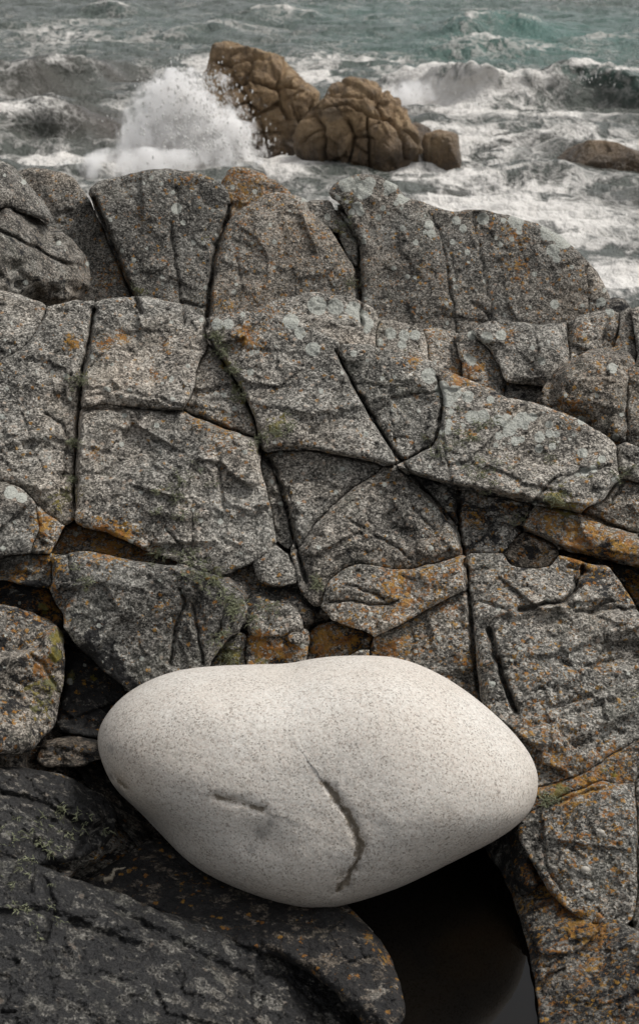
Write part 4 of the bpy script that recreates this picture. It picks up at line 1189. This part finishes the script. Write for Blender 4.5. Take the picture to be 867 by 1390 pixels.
def spray_cloud(label, px, py, D, rad, dens, seed):
    t = NT('airborne spray')
    tc = t.n('ShaderNodeTexCoord').outputs['Object']
    sx = t.n('ShaderNodeSeparateXYZ'); t.inp(sx, 0, tc)
    wid = t.math('ADD', 1.15, t.math('MULTIPLY', sx.outputs[2], .45))
    cx = t.n('ShaderNodeCombineXYZ', X=t.math('MULTIPLY', t.math('ADD', sx.outputs[0], t.math('MULTIPLY', sx.outputs[2], -.08)), wid), Y=t.math('MULTIPLY', sx.outputs[1], wid), Z=t.math('MULTIPLY', sx.outputs[2], .8))
    ln = t.n('ShaderNodeVectorMath', operation='LENGTH'); t.inp(ln, 0, cx.outputs[0])
    fall = t.math('SUBTRACT', 1.0, ln.outputs['Value'])
    Q = t.n('ShaderNodeVectorMath', operation='ADD'); t.inp(Q, 0, t.pos()); t.inp(Q, 1, (seed, 0, 0))
    n1 = t.noise(Q.outputs[0], 1.5, 5, .66, .4)
    n2 = t.noise(t.scalev(Q.outputs[0], (1, 1, .55)), 5.0, 4, .65)
    d = t.math('ADD', t.math('MULTIPLY', fall, 1.25), t.math('ADD', t.math('MULTIPLY', t.math('SUBTRACT', n1, .5), 4.6), t.math('MULTIPLY', t.math('SUBTRACT', n2, .5), 2.8)))
    d = t.math('MULTIPLY', t.math('MAXIMUM', t.math('SUBTRACT', d, .30), 0.0), dens)
    d = t.math('MULTIPLY', d, t.step(fall, 0.0, .18))
    v = t.n('ShaderNodeVolumePrincipled', Color=(.995, .99, .985, 1), Density=d, Anisotropy=0.0)
    t.t.links.new(v.outputs[0], t.out.inputs['Volume'])
    V, Fc = ico(4)
    c = world(px, py, D)
    me = bpy.data.meshes.new('sea_spray')
    me.from_pydata(V.tolist(), [], Fc.tolist())
    me.materials.append(t.m)
    o = bpy.data.objects.new('sea_spray', me)
    o.location = c; o.scale = rad
    COL.objects.link(o)
    tag(o, label, 'spray', kind='stuff')


spray_cloud('tall burst of white spray against the left side of the brown sea rock', 250, 192, 26.9, (1.75, .9, 1.30), 34.0, 3)
spray_cloud('spray sliding down over the foot of the tall brown sea rock', 308, 208, 26.5, (.95, .6, .60), 26.0, 7)
spray_cloud('low rolling spray along the wave left of the brown sea rock', 190, 238, 26.0, (2.5, .9, .48), 12.0, 20)
spray_cloud('thin spray blown off the breaking wave right of the brown rocks', 600, 140, 35.0, (3.0, .8, .60), 9.0, 31)


def droplets():
    n = 15000
    V0, F0 = ico(1)
    mixt = [(270, 172, 30, 34, 3), (300, 205, 30, 20, 2.5), (240, 205, 36, 26, 2.2), (245, 132, 22, 20, 1.2), (265, 112, 20, 10, .5), (180, 235, 50, 13, 2), (120, 242, 45, 10, 1.2), (225, 165, 22, 30, .6), (620, 132, 60, 12, 1.2), (820, 104, 40, 6, .5)]
    wts = np.array([m[4] for m in mixt], float); wts /= wts.sum()
    k = RNG.choice(len(mixt), n, p=wts)
    M = np.array(mixt)[k]
    px = M[:, 0] + M[:, 2] * RNG.normal(size=n)
    py = M[:, 1] + M[:, 3] * RNG.normal(size=n)
    c = world(px, py, np.where(px > 450, 34.8, 26.6) + .4 * RNG.normal(size=n))
    c[:, 2] = np.maximum(c[:, 2], SEA)
    r = .004 + .016 * RNG.random(n) ** 4
    st = 1 + 1.6 * RNG.random(n)
    V = (V0[None] * r[:, None, None] * np.stack([np.ones(n), np.ones(n), st], 1)[:, None, :] + c[:, None]).reshape(-1, 3)
    Fc = (F0[None] + (np.arange(n) * len(V0))[:, None, None]).reshape(-1, 3)
    o = mesh_object('spray_droplets', V, Fc, plain('spray drop', (.70, .69, .67), .5, scale=3))
    tag(o, 'flying white drops thrown up round the spray by the brown sea rock', 'spray', kind='stuff')


droplets()

# ------------------------------------------------------------------ rock pool
def pool():
    P = rough_outline([(400, 1150), (470, 1130), (600, 1090), (720, 1090), (800, 1200), (850, 1420), (850, 1560), (520, 1560), (520, 1400), (440, 1260)], 1, 12)
    W = on_level(P[:, 0], P[:, 1], 0.115)
    t = NT('still dark pool water')
    Ps = t.pos()
    c = t.mix(t.step(t.noise(Ps, 6, 4), .35, .7), (.0012, .001, .0008), (.0028, .0018, .0009))
    m = t.surface(t.bsdf(Base_Color=c, Roughness=.02, IOR=1.33, Specular_IOR_Level=.5, Normal=t.bump(t.noise(Ps, 9, 2), .02, .01)))
    o = mesh_object('pool_water', W, [list(range(len(W)))[::-1]], m, smooth=False)
    bm_fix(o)
    tag(o, kind='structure')


pool()

# ------------------------------------------------------------------ small things lying on the rock
ALLPX = np.vstack(SURF_PX); ALLP = np.vstack(SURF_P)


def on_rock(px, py):
    d = np.hypot(ALLPX[:, 0] - px, ALLPX[:, 1] - py)
    k = np.where(d < 3.5)[0]
    if len(k) == 0:
        return None
    dist = ALLP[k] @ np.array([0, CP, -SP])
    return ALLP[k[np.argmin(dist)]]


def tufts():
    spots = []
    for x, y, r, n in [(292, 455, 8, 12), (300, 475, 8, 14), (312, 505, 8, 12), (325, 535, 8, 12), (372, 582, 14, 12), (392, 572, 10, 8), (100, 860 - 30, 6, 0), (115, 790, 14, 6), (220, 752, 18, 12), (255, 765, 16, 14), (285, 785, 14, 16), (305, 800, 14, 18), (318, 828, 10, 14), (322, 815, 8, 10),
                       (365, 818, 14, 14), (345, 840, 8, 6), (240, 690, 26, 14), (250, 640, 22, 8), (230, 660, 20, 8), (655, 640, 24, 20), (630, 585, 22, 12), (600, 600, 18, 8), (755, 675, 12, 12), (740, 610, 20, 6), (840, 645, 14, 8), (745, 1085, 12, 16), (430, 790, 8, 8), (100, 1105, 30, 10), (60, 1130, 40, 12), (30, 1150, 30, 9), (130, 1120, 20, 6), (30, 1200, 30, 6), (60, 1250, 30, 5), (15, 1230, 20, 5),
                       (185, 395, 8, 6), (480, 385, 8, 10), (465, 300, 8, 8), (705, 705, 10, 4), (110, 515, 8, 10), (103, 600, 5, 10), (100, 650, 5, 10), (350, 600, 8, 8), (660, 575, 12, 8), (300, 870, 10, 8), (310, 895, 12, 10)]:
        for _ in range(n):
            spots.append((x + RNG.normal() * r * .7, y + RNG.normal() * r * .5))
    V, Fc = [], []
    for x, y in spots:
        p = on_rock(x, y)
        if p is None or on_rock(x, y - 2) is None:
            continue
        for _ in range(int(RNG.integers(7, 13))):
            L = .006 + .013 * RNG.random()
            d = np.array([RNG.normal() * .8, -.55 + RNG.normal() * .4, .5 + RNG.normal() * .5]); d /= np.linalg.norm(d)
            s = np.cross(d, RNG.normal(size=3)); s /= np.linalg.norm(s); s *= .0007 + .0006 * RNG.random()
            b = p + RNG.normal(size=3) * .004
            bend = b + d * L * .55 + RNG.normal(size=3) * .0025
            tip = bend + (d * .5 + np.array([0, -.1, -.25]) + RNG.normal(size=3) * .35) * L * .6
            u = np.cross(d, s); u = u / np.linalg.norm(u) * .0008
            k = len(V)
            V += [b - s, b + s, b + u, bend - s * .9, bend + s * .9, bend + u * .9, tip]
            Fc += [[k, k + 1, k + 4, k + 3], [k + 1, k + 2, k + 5, k + 4], [k + 2, k, k + 3, k + 5], [k + 3, k + 4, k + 6], [k + 4, k + 5, k + 6], [k + 5, k + 3, k + 6]]
    o = mesh_object('lichen_tufts', V, Fc, plain('grey green strap lichen', (.19, .20, .12), .9, scale=60), smooth=False)
    tag(o, 'wispy grey-green lichen tufts growing along the rock cracks', 'lichen', kind='stuff')


tufts()


def limpet(label, px, py, r):
    p = on_rock(px, py)
    n_, V, Fc = 20, [], []
    axis = np.array([-.1, -.75, .65]); axis /= np.linalg.norm(axis)
    e1 = np.cross(axis, [0, 0, 1]); e1 /= np.linalg.norm(e1); e2 = np.cross(axis, e1)
    for h, rr in [(-.004, 1.0), (.001, 1.02), (.35 * r, .80), (.62 * r, .42), (.70 * r, .12)]:
        for k in range(n_):
            a_ = 2 * math.pi * k / n_
            q = 1 + .05 * (k % 2)
            V.append(p + axis * h + (e1 * math.cos(a_) + e2 * math.sin(a_) * .85) * r * rr * q)
    for i in range(4):
        for k in range(n_):
            Fc.append([i * n_ + k, i * n_ + (k + 1) % n_, (i + 1) * n_ + (k + 1) % n_, (i + 1) * n_ + k])
    Fc.append([4 * n_ + k for k in range(n_)]); Fc.append([k for k in range(n_)][::-1])
    o = mesh_object('limpet', V, Fc, plain('limpet shell', (.40, .37, .32), .7, scale=300))
    bm_fix(o)
    tag(o, label, 'limpet', 'limpets on the shield-shaped block')


limpet('pale ribbed limpet low on the shield-shaped block right of the pool', 793, 1178, .0085)
limpet('smaller pale limpet near the upper right of the shield-shaped block', 817, 1127, .0065)


def dried_weed():
    path = [(141, 1196), (150, 1190), (156, 1184), (158, 1176), (162, 1170), (168, 1171), (176, 1167)]
    pts = []
    for x, y in path:
        p = on_rock(x, y)
        if p is not None:
            pts.append(p + np.array([0, -.008, .010]))
    pts = np.array(pts)
    pts = np.column_stack([np.interp(np.linspace(0, 1, 24), np.linspace(0, 1, len(pts)), pts[:, k]) for k in range(3)])
    d0 = pts @ np.array([0, CP, -SP])
    pts += (np.linspace(d0.min(), d0.min() + .015, 24) - d0)[:, None] * np.array([0, CP, -SP])
    V, Fc = [], []
    for i, p in enumerate(pts):
        t_ = pts[min(i + 1, 23)] - pts[max(i - 1, 0)]; t_ /= np.linalg.norm(t_)
        w = np.cross(t_, [0, -.8, .6]); w /= np.linalg.norm(w)
        n_ = np.cross(w, t_)
        hw = .0065 * (1 - .75 * (i / 23)) * (1 + .25 * math.sin(i * 1.9))
        c = .003 * math.sin(i * 1.1)
        V += [p - w * hw + n_ * c, p + n_ * .0012, p + w * hw - n_ * c, p - n_ * .0012]
        if i:
            a_, b_ = (i - 1) * 4, i * 4
            Fc += [[a_ + k, a_ + (k + 1) % 4, b_ + (k + 1) % 4, b_ + k] for k in range(4)]
    Fc += [[0, 1, 2, 3], [95, 94, 93, 92]]
    o = mesh_object('dried_seaweed', V, Fc, plain('dry weed', (.23, .20, .15), .7, scale=40))
    bm_fix(o)
    tag(o, 'pale dried strip of seaweed lying in the gap below the boulder', 'seaweed')


dried_weed()

# ------------------------------------------------------------------ camera, sky, sun
cam = bpy.data.cameras.new('camera')
cam.sensor_fit = 'VERTICAL'
cam.angle = VFOV
cam.clip_end = 9000
cam.clip_start = .05
cam.dof.use_dof = True
cam.dof.focus_distance = 3.6
cam.dof.aperture_fstop = 6.0
co_ = bpy.data.objects.new('camera', cam)
co_.location = (0, 0, CAMZ)
co_.rotation_euler = (math.pi / 2 - PITCH, 0, 0)
COL.objects.link(co_)
sc.camera = co_
cam.lens = cam.lens

SUN_EL, SUN_AZ = math.radians(57), math.radians(66)      # azimuth from straight ahead (+Y) towards the right (+X)
w = bpy.data.worlds.new('World')
sc.world = w
w.use_nodes = True
nt = w.node_tree
bg = nt.nodes['Background']
sky = nt.nodes.new('ShaderNodeTexSky')
sky.sky_type = 'NISHITA'
sky.sun_disc = False
sky.sun_elevation = SUN_EL
sky.sun_rotation = SUN_AZ
sky.dust_density = 4.0
hs = nt.nodes.new('ShaderNodeHueSaturation')
hs.inputs['Saturation'].default_value = .12
nt.links.new(sky.outputs[0], hs.inputs['Color'])
nt.links.new(hs.outputs[0], bg.inputs['Color'])
bg.inputs['Strength'].default_value = .12
sun = bpy.data.lights.new('sun', 'SUN')
sun.energy = 1.5
sun.angle = math.radians(11)
sun.color = (1, .96, .905)
so = bpy.data.objects.new('sun', sun)
dirv = Vector((math.sin(SUN_AZ) * math.cos(SUN_EL), math.cos(SUN_AZ) * math.cos(SUN_EL), math.sin(SUN_EL)))
so.rotation_euler = dirv.to_track_quat('Z', 'Y').to_euler()
so.location = (3, 3, 8)
COL.objects.link(so)

sc.view_settings.view_transform = 'Standard'
sc.view_settings.look = 'None'
sc.view_settings.gamma = 1
sc.view_settings.use_curve_mapping = False
sc.view_settings.exposure = 0.35
sc.render.engine = 'CYCLES'
sc.cycles.use_denoising = True
sc.cycles.volume_bounces = 14
sc.cycles.max_bounces = 16
sc.cycles.diffuse_bounces = 4
sc.cycles.glossy_bounces = 4
sc.cycles.volume_step_rate = 1.0
